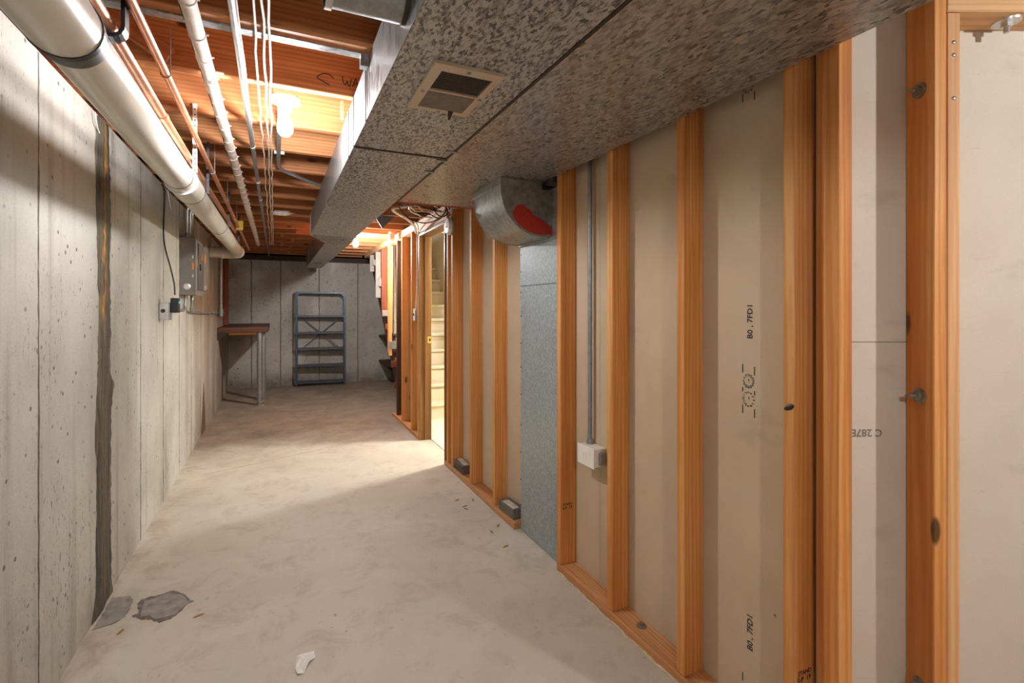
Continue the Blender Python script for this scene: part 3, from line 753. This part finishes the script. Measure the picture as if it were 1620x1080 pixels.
while y < 7.2:
    tubeo('tie_band', [(-.213, y, 2.126), (-.213, y + .008, 2.126)], .0236, 'wrapband', wp, 16)
    boxo('tie_tail', -.190, -.183, y + .001, y + .006, 2.126, 2.131, 'white', wp, .0015)
    y += .15 + .02 * (i % 3); i += 1
for y in (1.33, 2.03):
    tubeo('pipe_clip', [(-.213, y, 2.126), (-.213, y + .03, 2.126)], .0232, 'silver', wp, 16)
    boxo('clip_ear', -.192, -.168, y + .006, y + .022, 2.142, 2.145, 'silver', wp)
gp = thing('conduit_pipe', (-.112, 3, 2.15), 'thin grey metal conduit under the joists beside white cables', 'pipe')
tubeo('pipe', [(-.110, -2.6, 2.142), (-.110, 9.0, 2.142)], .0108, 'zinc', gp, 14)
for y in (2.9, 3.7, 4.3): tubeo('pipe_strap', [(-.110, y, 2.142), (-.110, y + .02, 2.142)], .0125, 'silver', gp, 12)
cabs = (('single white cable stapled next to the grey conduit', -.100, .0032, .004), ('wavy white cable between the conduit and the paired cables', -.058, .0034, .007),
        ('left white cable of the close pair under the joists', -.034, .0038, .006), ('right white cable of the close pair under the joists', -.018, .0038, .005))
for lab, x, r, amp in cabs:
    pts = []; yy = -2.0; k = 0
    while yy < 7.5:
        pts.append((x - .003 * max(0, yy - 1.7) + random.uniform(-amp, amp) * .6, yy, 2.1535 - (0 if any(abs(yy - j) < .1 for j in JY) else random.uniform(0, amp)))); yy += .11; k += 1
    tag(tubeo('ceiling_cable', pts, r, 'wire', None, 6), lab, 'cable', 'cables along the ceiling')
# thin white cords hanging over the wall top
for u, v0, v1, lab in ((150, 165, 206, 'short white cord hanging over the sealed wall crack'), (265, 298, 330, 'short pale cord hanging on the wall above the black power cord'), (293, 322, 354, 'pale cord hanging on the wall by the panel conduits')):
    a, b = at(u, v0, x=XL + .012), at(u + 5, v1, x=XL + .008)
    a.z = min(a.z, 2.10)
    tag(tubeo('hanging_cord', spline([a + Vector((0, 0, .02)), a.lerp(b, .5) + Vector((.003, -.01, 0)), b.lerp(a, .15), b + Vector((0, .02, -.005))], 4), .0028, 'wire', None, 6), lab, 'cord', 'cords over the wall top')
yt = at(377, 350, x=-.3)
yg = thing('pipe_tag', (-.3, 4.97, 2.0), 'yellow tag hanging from the thinner copper pipe', 'tag')
boxo('tag_card', -.318, -.262, 4.96, 4.963, 1.985, 2.085 - .02, 'yellow', yg, .001)
tubeo('tag_wire', [(-.29, 4.961, 2.06), (-.297, 4.961, 2.004 + .03)], .0015, 'wire', yg, 5)

# ================================================================ LIGHTS
def bulb_fixture(name, c, label, mat, group='bare ceiling bulbs'):
    """porcelain lampholder with a bare bulb; c = centre of the base on the ceiling"""
    c = Vector(c); t = thing(name, c, label, 'light', group)
    latheo('lampholder', [(0, 0), (.056, 0), (.060, -.006), (.057, -.016), (.036, -.024), (.027, -.034), (.0255, -.052), (.021, -.054), (0, -.054)], c, (0, 0, 1), 'porcelain', t, 28)
    latheo('screw_base', [(0, -.054), (.0135, -.054), (.0135, -.064), (0, -.064)], c, (0, 0, 1), 'silver', t, 16)
    latheo('bulb', [(.0135, -.064), (.015, -.072), (.022, -.088), (.0285, -.104), (.0305, -.120), (.028, -.136), (.020, -.148), (.010, -.153), (0, -.1545)], c, (0, 0, 1), mat, t, 16)
    return t
f1 = bulb_fixture('ceiling_bulb', (.033, 2.235, 2.163), 'nearer glowing bare bulb in a white porcelain holder', 'bulb')
boxo('mounting_box', -.012, .078, 2.19, 2.28, 2.163, 2.21, 'zinc', f1)
f2 = bulb_fixture('ceiling_bulb', (.835, 6.02, 2.163), 'farther glowing bare bulb beyond the end of the trunk duct', 'bulbfar')
boxo('mounting_box', .79, .88, 5.96, 6.07, 2.163, 2.21, 'zinc', f2)
f3 = bulb_fixture('ceiling_bulb', (2.02, -.90, 2.163), 'bare bulb in the room beside the viewpoint', 'bulbback')
fill_rear = bulb_fixture('ceiling_bulb', (-.10, -1.3, 2.163), 'unseen fill bulb added behind the viewpoint', 'fillrear')  # added out of view to brighten the near corridor
gl = thing('globe_light', (2.49, 4.45, 2.125), 'round glowing ceiling light in the stair room', 'light')
latheo('canopy', [(0, 0), (.09, 0), (.09, -.02), (.05, -.03), (0, -.03)], (2.49, 4.45, 2.123), (0, 0, 1), 'white', gl, 24)
latheo('globe', [(.05, -.03), (.085, -.06), (.095, -.10), (.075, -.145), (.035, -.168), (0, -.172)], (2.49, 4.45, 2.123), (0, 0, 1), 'globe', gl, 20)
cd = thing('fixture_conduit', (.02, 2.9, 2.15), 'grey conduit bending from the near bulb towards the trunk duct', 'conduit')
tubeo('conduit_run', [(.015, 2.28, 2.152), (.012, 2.7, 2.152), (.012, 3.2, 2.150)] + spline([(.013, 3.25, 2.150), (.03, 3.345, 2.148), (.08, 3.41, 2.145), (.16, 3.50, 2.14), (.268, 3.615, 2.135)], 4), .0105, 'conduit', cd, 12)
boxo('conduit_strap', -.012, .042, 2.995, 3.013, 2.146, 2.1645, 'silver', cd, .003)

# ================================================================ RIGHT WALL FITTINGS
oc = thing('outlet_conduit', (1.33, 1.96, .6), 'vertical grey conduit feeding a small metal outlet box in the stud bay', 'conduit')
tubeo('conduit_run', [(1.335, 1.968, .675), (1.335, 1.968, 1.8)] + spline([(1.335, 1.968, 1.93), (1.338, 1.966, 2.02), (1.342, 1.950, 2.09)], 4), .0107, 'conduit', oc, 12)
boxo('outlet_box', 1.29, 1.3585, 1.872, 1.955 + .045, .588, .672, 'white', oc, .004)
boxo('cover_plate', 1.2875, 1.2905, 1.868, 2.003, .584, .676, 'white', oc, .0012)
latheo('connector', [(.016, 0), (.016, .014), (.0135, .022), (0, .022)], (1.335, 1.968, .672), (0, 0, 1), 'zinc', oc, 12)
latheo('receptacle_ring', [(.017, 0), (.017, .002), (.012, .003), (.010, .001), (0, .001)], (1.2875, 1.94, .63), (-1, 0, 0), 'white', oc, 18)
boxo('side_plug', 1.315, 1.345, 1.852, 1.872, .60, .655, 'zinc', oc, .003)
sd = thing('smoke_detector', (1.27, 3.86, 1.97), 'round white smoke detector on a stud by the doorway', 'smoke detector')
c = (XA - .002, 3.825, 1.962)
latheo('base_ring', [(0, 0), (.074, 0), (.074, .012), (0, .012)], c, (-1, 0, 0), 'whitew', sd, 28)
latheo('cover', [(.066, .012), (.066, .03), (.060, .04), (.02, .044), (0, .044)], c, (-1, 0, 0), 'white', sd, 28)
latheo('test_button', [(.008, .044), (.008, .047), (0, .047)], (c[0], c[1], c[2] - .01), (-1, 0, 0), 'greybox', sd, 12)
tubeo('cord', [(XA - .006, 3.83, 2.13), (XA - .006, 3.83, 2.03)], .004, 'wire', sd, 6)
sw = thing('light_switch', (1.27, 4.98, 1.23), 'metal light switch box on the stud left of the doorway', 'switch')
boxo('switch_box', 1.262, 1.32, 4.955, 5.005, 1.18, 1.29, 'zinc', sw, .003)
boxo('switch_plate', 1.257, 1.262, 4.945, 5.015, 1.175, 1.295, 'white', sw, .0015)
boxo('toggle', 1.248, 1.257, 4.975, 4.985, 1.228, 1.246, 'iron', sw)
tag(tubeo('switch_cable', spline([(1.16, 4.62, 2.12), (1.22, 4.70, 2.10), (1.262, 4.83, 2.05), (1.264, 4.875, 1.97), (1.264, 4.88, 1.6), (1.264, 4.93, 1.31), (1.27, 4.96, 1.285)], 6), .006, 'wire', None, 8), 'white cable curving down the door stud to the switch', 'cable')

# tangle of cables over the doorway
def tangle(name, n, mat, labs, rad, seedv, z0):
    rr = random.Random(seedv)
    for i in range(n):
        x, y = rr.uniform(.80, .95), rr.uniform(3.4, 3.9); pts = []; zl = z0 + .024 * i; z = zl
        for k in range(7):
            pts.append((x, y, z)); x += rr.uniform(.02, .09); y += rr.uniform(-.04, .13); z = zl + rr.uniform(-.002, .002)
            x = min(x, 1.235)
        tag(tubeo(name, spline(pts, 5), rad, mat, None, 6), labs[i], 'cable', 'cable tangle over the doorway')
tangle('loose_cable', 5, 'blackc', ['black cable sagging lowest in the tangle over the doorway', 'black cable looped at the right of the doorway tangle', 'black cable at the back of the doorway tangle', 'black cable crossing the middle of the doorway tangle', 'black cable pressed up against the joists over the doorway'], .0052, 5, 2.052)
tangle('loose_cable', 5, 'wire', ['white cable at the left of the doorway tangle', 'white cable twisted through the middle of the doorway tangle', 'white cable nearest the duct end in the doorway tangle', 'white cable near the door header in the tangle', 'white cable drooping under the doorway tangle'], .0052, 9, 2.040)
lp = [(1.13 + .055 * math.cos(a), 3.62 + .02 * math.sin(a) + .003 * k, 2.05 + .055 * math.sin(a)) for k, a in enumerate(math.radians(24 * k) for k in range(18))]
tag(tubeo('coiled_cable', lp, .005, 'blackc', None, 6), 'coil of black cable hanging beside the return duct end', 'cable', 'cable tangle over the doorway')
lp = spline([(.90, 4.05, 2.12), (1.0, 4.12, 2.05), (1.10, 4.0, 2.0), (1.2, 3.9, 2.03), (1.24, 3.85, 2.1)], 6)
tag(tubeo('loose_cable', lp, .005, 'blackc', None, 6), 'long black cable swagged in front of the door header', 'cable', 'cable tangle over the doorway')
tag(tubeo('bent_conduit', spline([(.98, 4.15, 2.151), (.93, 4.22, 2.150), (.90, 4.30, 2.148), (.95, 4.40, 2.14), (1.08, 4.52, 2.11), (1.17, 4.62, 2.07), (1.22, 4.75, 2.03)], 6), .012, 'wire', None, 10), 'thick pale tubing bent under the joists above the doorway', 'tubing')
# insulation and foil scraps
def blob(name, c, r, mat, label, cat, seedv, sc=(1, 1, 1)):
    rr = random.Random(seedv); bm = B(); bmesh.ops.create_icosphere(bm, subdivisions=3, radius=1)
    ph = [rr.uniform(0, 6) for _ in range(9)]
    for v in bm.verts:
        n = v.co.normalized(); k = 1 + .28 * math.sin(5 * n.x + ph[0]) * math.sin(6 * n.y + ph[1]) + .2 * math.sin(9 * n.z + ph[2] + 4 * n.x) + .12 * math.sin(15 * n.y + ph[3]) * math.cos(13 * n.x + ph[4])
        v.co = Vector((n.x * sc[0], n.y * sc[1], n.z * sc[2])) * r * k + Vector(c)
    return tag(finish(name, bm, mat, None, True), label, cat)
blob('insulation_tuft', (1.19, 5.74, 2.115), .05, 'pinkf', 'pink insulation tuft poking out below the joists', 'insulation', 3, (.7, .9, 1.1))
blob('insulation_scrap', (.80, 4.72, 2.13), .035, 'pinkf', 'small pale insulation scrap beside the dark foil flap', 'insulation', 8, (.7, .6, 1.2))
bm = prism(B(), [(.80, 2.16), (1.0, 2.155), (.90, 2.05)], lambda a, b, d: Vector((a, d + (2.16 - b) * .9, b)), 4.66, 4.667)
tag(finish('foil_flap', bm, 'foil'), 'dark torn foil flap hanging beneath the joists', 'insulation facing')
blob('ceiling_wire_knot', (.05, 4.75, 2.125), .03, 'wire', 'knot of white wire hanging among the far joists', 'wire', 12, (2.4, 1, .6))

# ================================================================ LEFT WALL FITTINGS
ep = thing('electrical_panel', (-.64, 4.85, 1.41), 'grey electrical panel with orange stickers on the concrete wall', 'electrical panel')
ex = -.588
boxo('cabinet', XL, ex, 4.68, 5.06, 1.41, 1.865, 'greybox', ep, .002)
boxo('trim_cover', ex, ex + .012, 4.672, 5.075, 1.403, 1.872, 'greybox', ep, .003)
dp = boxo('panel_door', ex + .012, ex + .024, 4.74, 5.04, 1.45, 1.83, 'greydk', ep, .003)
boxo('door_latch', ex + .024, ex + .034, 4.765, 4.785, 1.61, 1.66, 'black', dp, .002)
for y, z in ((4.70, 1.64), (4.90, 1.70)): boxo('sticker', ex + .0125 + (.012 if y > 4.74 else 0), ex + .0135 + (.012 if y > 4.74 else 0), y, y + .034, z, z + .06, 'orange', ep)
boxo('sticker', ex - .018, ex - .004, 4.6776, 4.6798, 1.61, 1.665, 'orange', ep)
for z in (1.55, 1.70): boxo('label_strip', ex - .016, ex - .009, 4.6776, 4.6798, z, z + .022, 'white', ep)
for x, z, r in ((-.638, 1.795, .034), (-.665, 1.72, .015), (-.625, 1.66, .017), (-.665, 1.64, .015), (-.625, 1.59, .017), (-.66, 1.565, .02), (-.66, 1.60, .012)):
    bm = lathe(B(), [(r, 0), (r, .0012), (r * .9, .0016), (r * .86, .0006), (r * .5, .0006), (r * .47, .0014), (0, .0012)], (x, 4.68, z), (0, -1, 0), 22)
    finish('knockout', bm, 'greybox', ep, True, 30)
finish('hub_plug', lathe(B(), [(.026, 0), (.026, .003), (.018, .006), (.010, .005), (0, .005)], (-.64, 4.68, 1.475), (0, -1, 0), 22), 'silver', ep, True, 30)
p2 = thing('meter_cabinet', (-.64, 5.2, 1.45), 'second grey switch cabinet right behind the electrical panel', 'electrical panel')
boxo('cabinet', XL, -.60, 5.09, 5.45, 1.45, 1.87, 'greybox', p2, .003)
pd2 = boxo('cabinet_door', -.60, -.57, 5.10, 5.44, 1.47, 1.85, 'greybox', p2, .004)
boxo('sticker', -.570, -.569, 5.14, 5.20, 1.70, 1.78, 'orange', pd2)
boxo('door_latch', -.57, -.56, 5.12, 5.17, 1.46, 1.50, 'silver', pd2, .002)
for i, (y, x, lab) in enumerate(((4.74, -.645, 'left bright conduit rising from the electrical panel'), (4.86, -.640, 'middle bright conduit rising from the electrical panel'), (4.98, -.645, 'right bright conduit rising from the electrical panel'))):
    t = thing('panel_conduit', (x, y, 1.872), lab, 'conduit', 'conduits above the panel')
    tubeo('conduit_run', [(x, y, 1.90), (x, y, 2.08), (x + .02, y, 2.16)], .012, 'silver', t, 12)
    tubeo('connector', [(x, y, 1.873), (x, y, 1.905)], .017, 'zinc', t, 12)
ob = thing('outlet_box', (-.66, 3.95, 1.23), 'metal outlet box with a round knockout on the concrete wall', 'outlet box')
boxo('box_body', XL, -.635, 3.91, 3.98, 1.232, 1.34, 'silver', ob, .006)
boxo('cover_plate', -.635, -.629, 3.905, 3.985, 1.228, 1.344, 'zinc', ob, .002)
finish('knockout_hole', lathe(B(), [(.013, 0), (.013, .002), (.009, .003), (.008, .001), (0, .001)], (-.667, 3.91, 1.288), (0, -1, 0), 16), 'iron', ob, True)
ad = thing('power_adapter', (-.60, 3.945, 1.29), 'black power adapter with green light and a cord going up the wall', 'adapter')
boxo('adapter_body', -.628, -.582, 3.915, 3.975, 1.275, 1.372, 'black', ad, .005)
boxo('indicator', -.5822, -.580, 3.93, 3.942, 1.335, 1.352, emit('green_light', (40, 170, 130), .6), ad)
boxo('strain_relief', -.612, -.602, 3.94, 3.95, 1.372, 1.392, 'white', ad)
tubeo('cord', spline([(-.607, 3.945, 1.39), (-.612, 3.95, 1.47), (-.635, 3.96, 1.58), (-.668, 3.97, 1.72), (-.675, 3.975, 1.85), (-.672, 3.98, 1.97), (-.672, 3.99, 2.09), (-.690, 4.0, 2.13)], 5), .005, 'black', ad, 8)
hc = thing('wall_conduit', (-.675, 4.6, 1.28), 'grey conduit from the outlet box to the electrical panel', 'conduit')
tubeo('conduit_run', [(-.675, 3.98, 1.285), (-.675, 4.5, 1.285)] + spline([(-.675, 4.74, 1.285), (-.673, 4.80, 1.30), (-.672, 4.82, 1.35), (-.672, 4.82, 1.41)], 4), .0095, 'conduit', hc, 10)
hc = thing('wall_conduit', (-.675, 6.0, 1.24), 'grey conduit from the electrical panel towards the corner pipe', 'conduit')
tubeo('conduit_run', spline([(-.650, 5.0, 1.41), (-.650, 5.0, 1.34), (-.66, 5.05, 1.28), (-.674, 5.2, 1.265), (-.674, 6.0, 1.25), (-.674, 7.3, 1.235)], 4), .0105, 'conduit', hc, 10)
for y in (6.4, 6.8): tubeo('coupling', [(-.674, y, 1.247 - (y - 6.2) * .009), (-.674, y + .06, 1.246 - (y - 6.2) * .009)], .014, 'silver', hc, 10)
dpz = thing('corner_pipe', (-.655, 7.5, 1.24), 'upright grey pipe with fittings at the wall above the workbench', 'pipe')
tubeo('pipe', [(-.652, 7.5, 1.23), (-.652, 7.5, 2.09)], .024, 'conduit', dpz, 14)
tubeo('tee', [(-.652, 7.5, 1.19), (-.652, 7.5, 1.285)], .034, 'zinc', dpz, 14)
tubeo('cap', [(-.652, 7.52, 1.235), (-.652, 7.66, 1.235)], .03, 'silver', dpz, 14)
cpst = thing('corner_post', (-.66, 8.3, 1.06), 'reddish timber post with nails in the far left corner', 'post')
board('post', -.688, -.63, 8.25, 8.37, 1.052, 2.094, 'z', 'redw', cpst)
for z in (1.28, 1.33, 1.45, 1.55, 1.68, 1.72): tubeo('nail', [(-.632, 8.26, z), (-.595, 8.255, z + .004)], .0025, 'iron', cpst, 5)

# workbench
wbn = thing('workbench', (-.4, 8.0, 0), 'thick wooden bench top on grey pipe legs in the far left corner', 'workbench')
for i, (a, b) in enumerate(((7.42, 7.98), (7.98, 8.54), (8.54, 9.112))):
    board('top_plank', XL + .002, -.095, a, b - .002, .975, 1.045, 'x', 'bench', wbn)
board('support_rail', -.56, -.235, 7.46, 7.50, .945, .975, 'x', 'stud', wbn)
for (x, y) in ((-.20, 7.47), (-.165, 7.86)):
    lg = tubeo('leg', [(x, y, .02), (x, y, .974)], .033, 'zinc', wbn, 18)
    latheo('floor_flange', [(0, .012), (.066, .012), (.07, 0)], (x, y, 0), (0, 0, 1), 'rust', lg, 18)
    latheo('collar', [(.04, 0), (.04, .03), (.034, .035), (.034, 0)], (x, y, .012), (0, 0, 1), 'rust', lg, 18)
bm = prism(B(), [(XL + .002, .973), (XL + .12, .973), (XL + .002, .88)], lambda a, b, d: Vector((a, d, b)), 7.43, 7.46)
finish('wall_bracket', bm, 'iron', wbn)

# steel shelving
sh = thing('steel_shelving', (.67, 8.95, 0), 'empty grey steel shelving unit against the end wall', 'shelving')
SM = Matrix.Translation((.281, 8.905, 0)) @ Matrix.Rotation(math.atan2(-.068, .782), 4, 'Z')
SW, SD_, SH = .785, .185, 1.56
def upright(x, y, sx, sy):
    bm = B(); t_ = .0025; q = .032
    xs = sorted((x, x + sx * q)); ys = sorted((y, y + sy * t_)); box(bm, xs[0], xs[1], ys[0], ys[1], 0, SH, SM)
    xs = sorted((x, x + sx * t_)); ys = sorted((y, y + sy * q)); box(bm, xs[0], xs[1], ys[0], ys[1], 0, SH, SM)
    o = finish('upright', bm, 'steel', sh)
    bm = B()
    for i in range(40):
        z = .03 + i * .0385; cx = x + sx * .016
        box(bm, cx - .004, cx + .004, min(y, y - sy * .0006), max(y, y - sy * .0006), z, z + .009, SM)
    finish('slot_holes', bm, 'gap', o)['kind'] = 'stuff'
for x, sx in ((0, 1), (SW, -1)):
    for y, sy in ((0, 1), (SD_, -1)): upright(x, y, sx, sy)
for i, z in enumerate((1.532, 1.142, .866, .60, .322, .045)):
    bm = box(B(), .004, SW - .004, .003, SD_ - .003, z + .026, z + .029, SM)
    box(bm, .004, SW - .004, .003, .005, z, z + .026, SM); box(bm, .004, SW - .004, SD_ - .005, SD_ - .003, z, z + .026, SM)
    finish('shelf', bm, 'steel', sh)
def bar(p, q, wd, name):
    p, q = Vector(p), Vector(q); bm = B(); d = (q - p).normalized(); nn = Vector((-d.z, 0, d.x)) * wd / 2
    poly = [p - nn, q - nn, q + nn, p + nn]
    A_ = [bm.verts.new(SM @ v) for v in poly]; C_ = [bm.verts.new(SM @ (v + Vector((0, .002, 0)))) for v in poly]
    bm.faces.new(A_); bm.faces.new(C_[::-1])
    for k in range(4): bm.faces.new((A_[k], C_[k], C_[(k + 1) % 4], A_[(k + 1) % 4]))
    finish(name, bm, 'steel', sh)
bar((.01, SD_ + .001, 1.20), (SW - .12, SD_ + .001, .63), .017, 'cross_brace'); bar((SW - .01, SD_ + .004, 1.20), (.12, SD_ + .004, .63), .017, 'cross_brace')
for z, s in ((1.545, -1), (.06, 1)):
    bar((.008, -.003, z + s * .075), (.075, -.003, z), .018, 'gusset'); bar((SW - .008, -.003, z + s * .075), (SW - .075, -.003, z), .018, 'gusset')

# ================================================================ FLOOR ITEMS
def brick(name, x0, y0, x1, y1, z0, h, label, mat, rot):
    t = thing(name, ((x0 + x1) / 2, (y0 + y1) / 2, z0), label, 'brick')
    Mx = Matrix.Translation(((x0 + x1) / 2, (y0 + y1) / 2, z0)) @ Matrix.Rotation(rot, 4, 'Z')
    lx, ly = (x1 - x0) / 2, (y1 - y0) / 2
    bm = box(B(), -lx, lx, -ly, ly, 0, h, Mx)
    bmesh.ops.bevel(bm, geom=bm.edges[:], offset=.003, segments=1, affect='EDGES')
    finish('brick_body', bm, mat, t)
    return t, Mx, lx, ly, h
t, Mx, lx, ly, h = brick('brick', 1.278, 3.585, 1.352, 3.785, .038, .065, 'grooved dark brick on the wall plate nearest the doorway', 'brickred', 0)
for i in range(7):
    yy = -ly + .02 + i * (2 * ly - .04) / 6
    finish('groove', box(B(), -lx - .0008, -lx + .001, yy - .004, yy + .004, .008, h - .008, Mx), 'black', t)
finish('mortar_cap', box(B(), -lx * .5, lx * .6, -ly * .85, ly * .85, h, h + .006, Mx), 'mortar', t)
t, Mx, lx, ly, h = brick('brick', 1.278, 2.70, 1.352, 2.895, .038, .062, 'weathered grey brick on the wall plate beside the stack', 'brick', .06)
bm = box(B(), -lx * .9, lx * .2, -ly * .9, ly * .5, h, h + .004, Mx); finish('mortar_cap', bm, 'mortar', t)
# mortar patch and tar at the foot of the sealed crack
def flat(name, pts, mat, parent, z0=.0008, h=.003, jit=.004, sub=5):
    ring = []
    for i in range(len(pts)):
        a, b = Vector(pts[i]), Vector(pts[(i + 1) % len(pts)])
        for k in range(sub):
            p_ = a.lerp(b, k / sub); ring.append((p_.x + random.uniform(-jit, jit), p_.y + random.uniform(-jit, jit)))
    bm = prism(B(), ring, lambda a, b, d: Vector((a, b, d)), 0.0002, h)
    return finish(name, bm, mat, parent)
pxp = lambda L_: [tuple(at(140 + a / 9, 920 + b / 9, z=0).xy) for a, b in L_]
flat('tar_smear', pxp([(690, 330), (760, 250), (1000, 190), (1200, 130), (1360, 170), (1440, 270), (1340, 400), (1200, 510), (1000, 590), (900, 540), (760, 545), (610, 490), (720, 450)]), 'patchd', fl, h=.002)
flat('mortar_patch', pxp([(790, 290), (920, 250), (1150, 165), (1330, 200), (1400, 270), (1500, 275), (1380, 340), (1230, 480), (960, 545), (880, 490), (740, 515)]), 'patch', fl, h=.004, jit=.003)
flat('mortar_patch', pxp([(60, 690), (200, 470), (330, 235), (480, 225), (600, 205), (640, 270), (590, 380), (520, 500), (380, 590)]), 'patch', fl, h=.003, jit=.003)
bm = B(); a = at(318, 752, z=0); b = at(515, 709, z=0)
pts = [a.lerp(b, i / 14) + Vector((random.uniform(-.012, .012), random.uniform(-.012, .012), 0)) for i in range(15)]
tube(bm, pts, .0016, 4); finish('hairline_crack', bm, 'crack', fl)
# scrap of paper
bm = B(); base = [at(u, v, z=0) for u, v in ((467, 1058), (470, 1040), (482, 1033), (497, 1032), (499, 1040), (489, 1049), (481, 1065), (470, 1068))]
cen = sum(base, Vector()) / len(base); cv = bm.verts.new(cen + Vector((0, 0, .012)))
vs = [bm.verts.new(p + Vector((0, 0, .001 + .006 * (i % 2)))) for i, p in enumerate(base)]
mid = [bm.verts.new(cen.lerp(p, .55) + Vector((0, 0, .004 + .009 * ((i * 3) % 4) / 3))) for i, p in enumerate(base)]
for i in range(8):
    j = (i + 1) % 8; bm.faces.new((vs[i], vs[j], mid[j], mid[i])); bm.faces.new((mid[i], mid[j], cv))
so = finish('paper_scrap', bm, 'paper'); tag(so, 'crumpled white scrap of paper on the floor', 'paper scrap')
md = so.modifiers.new('thickness', 'SOLIDIFY'); md.thickness = .001
CHIP = ['wood chip farthest up the floor by the stud wall', 'wood chip closest to the wall plate between the two bricks', 'upper of two wood chips lying close together on the floor', 'lower of two wood chips lying close together on the floor',
        'wood chip on the floor in front of the weathered brick', 'wood chip on the floor left of the wall stack corner', 'wood chip on the floor nearest the wall stack foot', 'brown wood chip at the tip of the mortar patch', 'brown wood chip below the middle of the mortar patch']
for i, (x, y, r) in enumerate(((1.111, 3.23, .5), (1.209, 3.184, 1.3), (1.122, 3.109, .2), (1.117, 3.061, 2.0), (1.206, 2.748, .9), (1.137, 2.687, 1.6), (1.138, 2.491, .3), (-.30, 2.49, .4), (-.57, 2.50, 1.2))):
    Mx = Matrix.Translation((x, y, 0)) @ Matrix.Rotation(r, 4, 'Z')
    bm = prism(B(), [(-.02, 0), (-.006, -.006), (.016, -.004), (.022, .001), (.006, .006), (-.012, .004)], lambda a, b, d: Mx @ Vector((a, b, d)), .0003, .003)
    tag(finish('wood_chip', bm, 'chip'), CHIP[i], 'wood chip', 'wood chips on the floor')
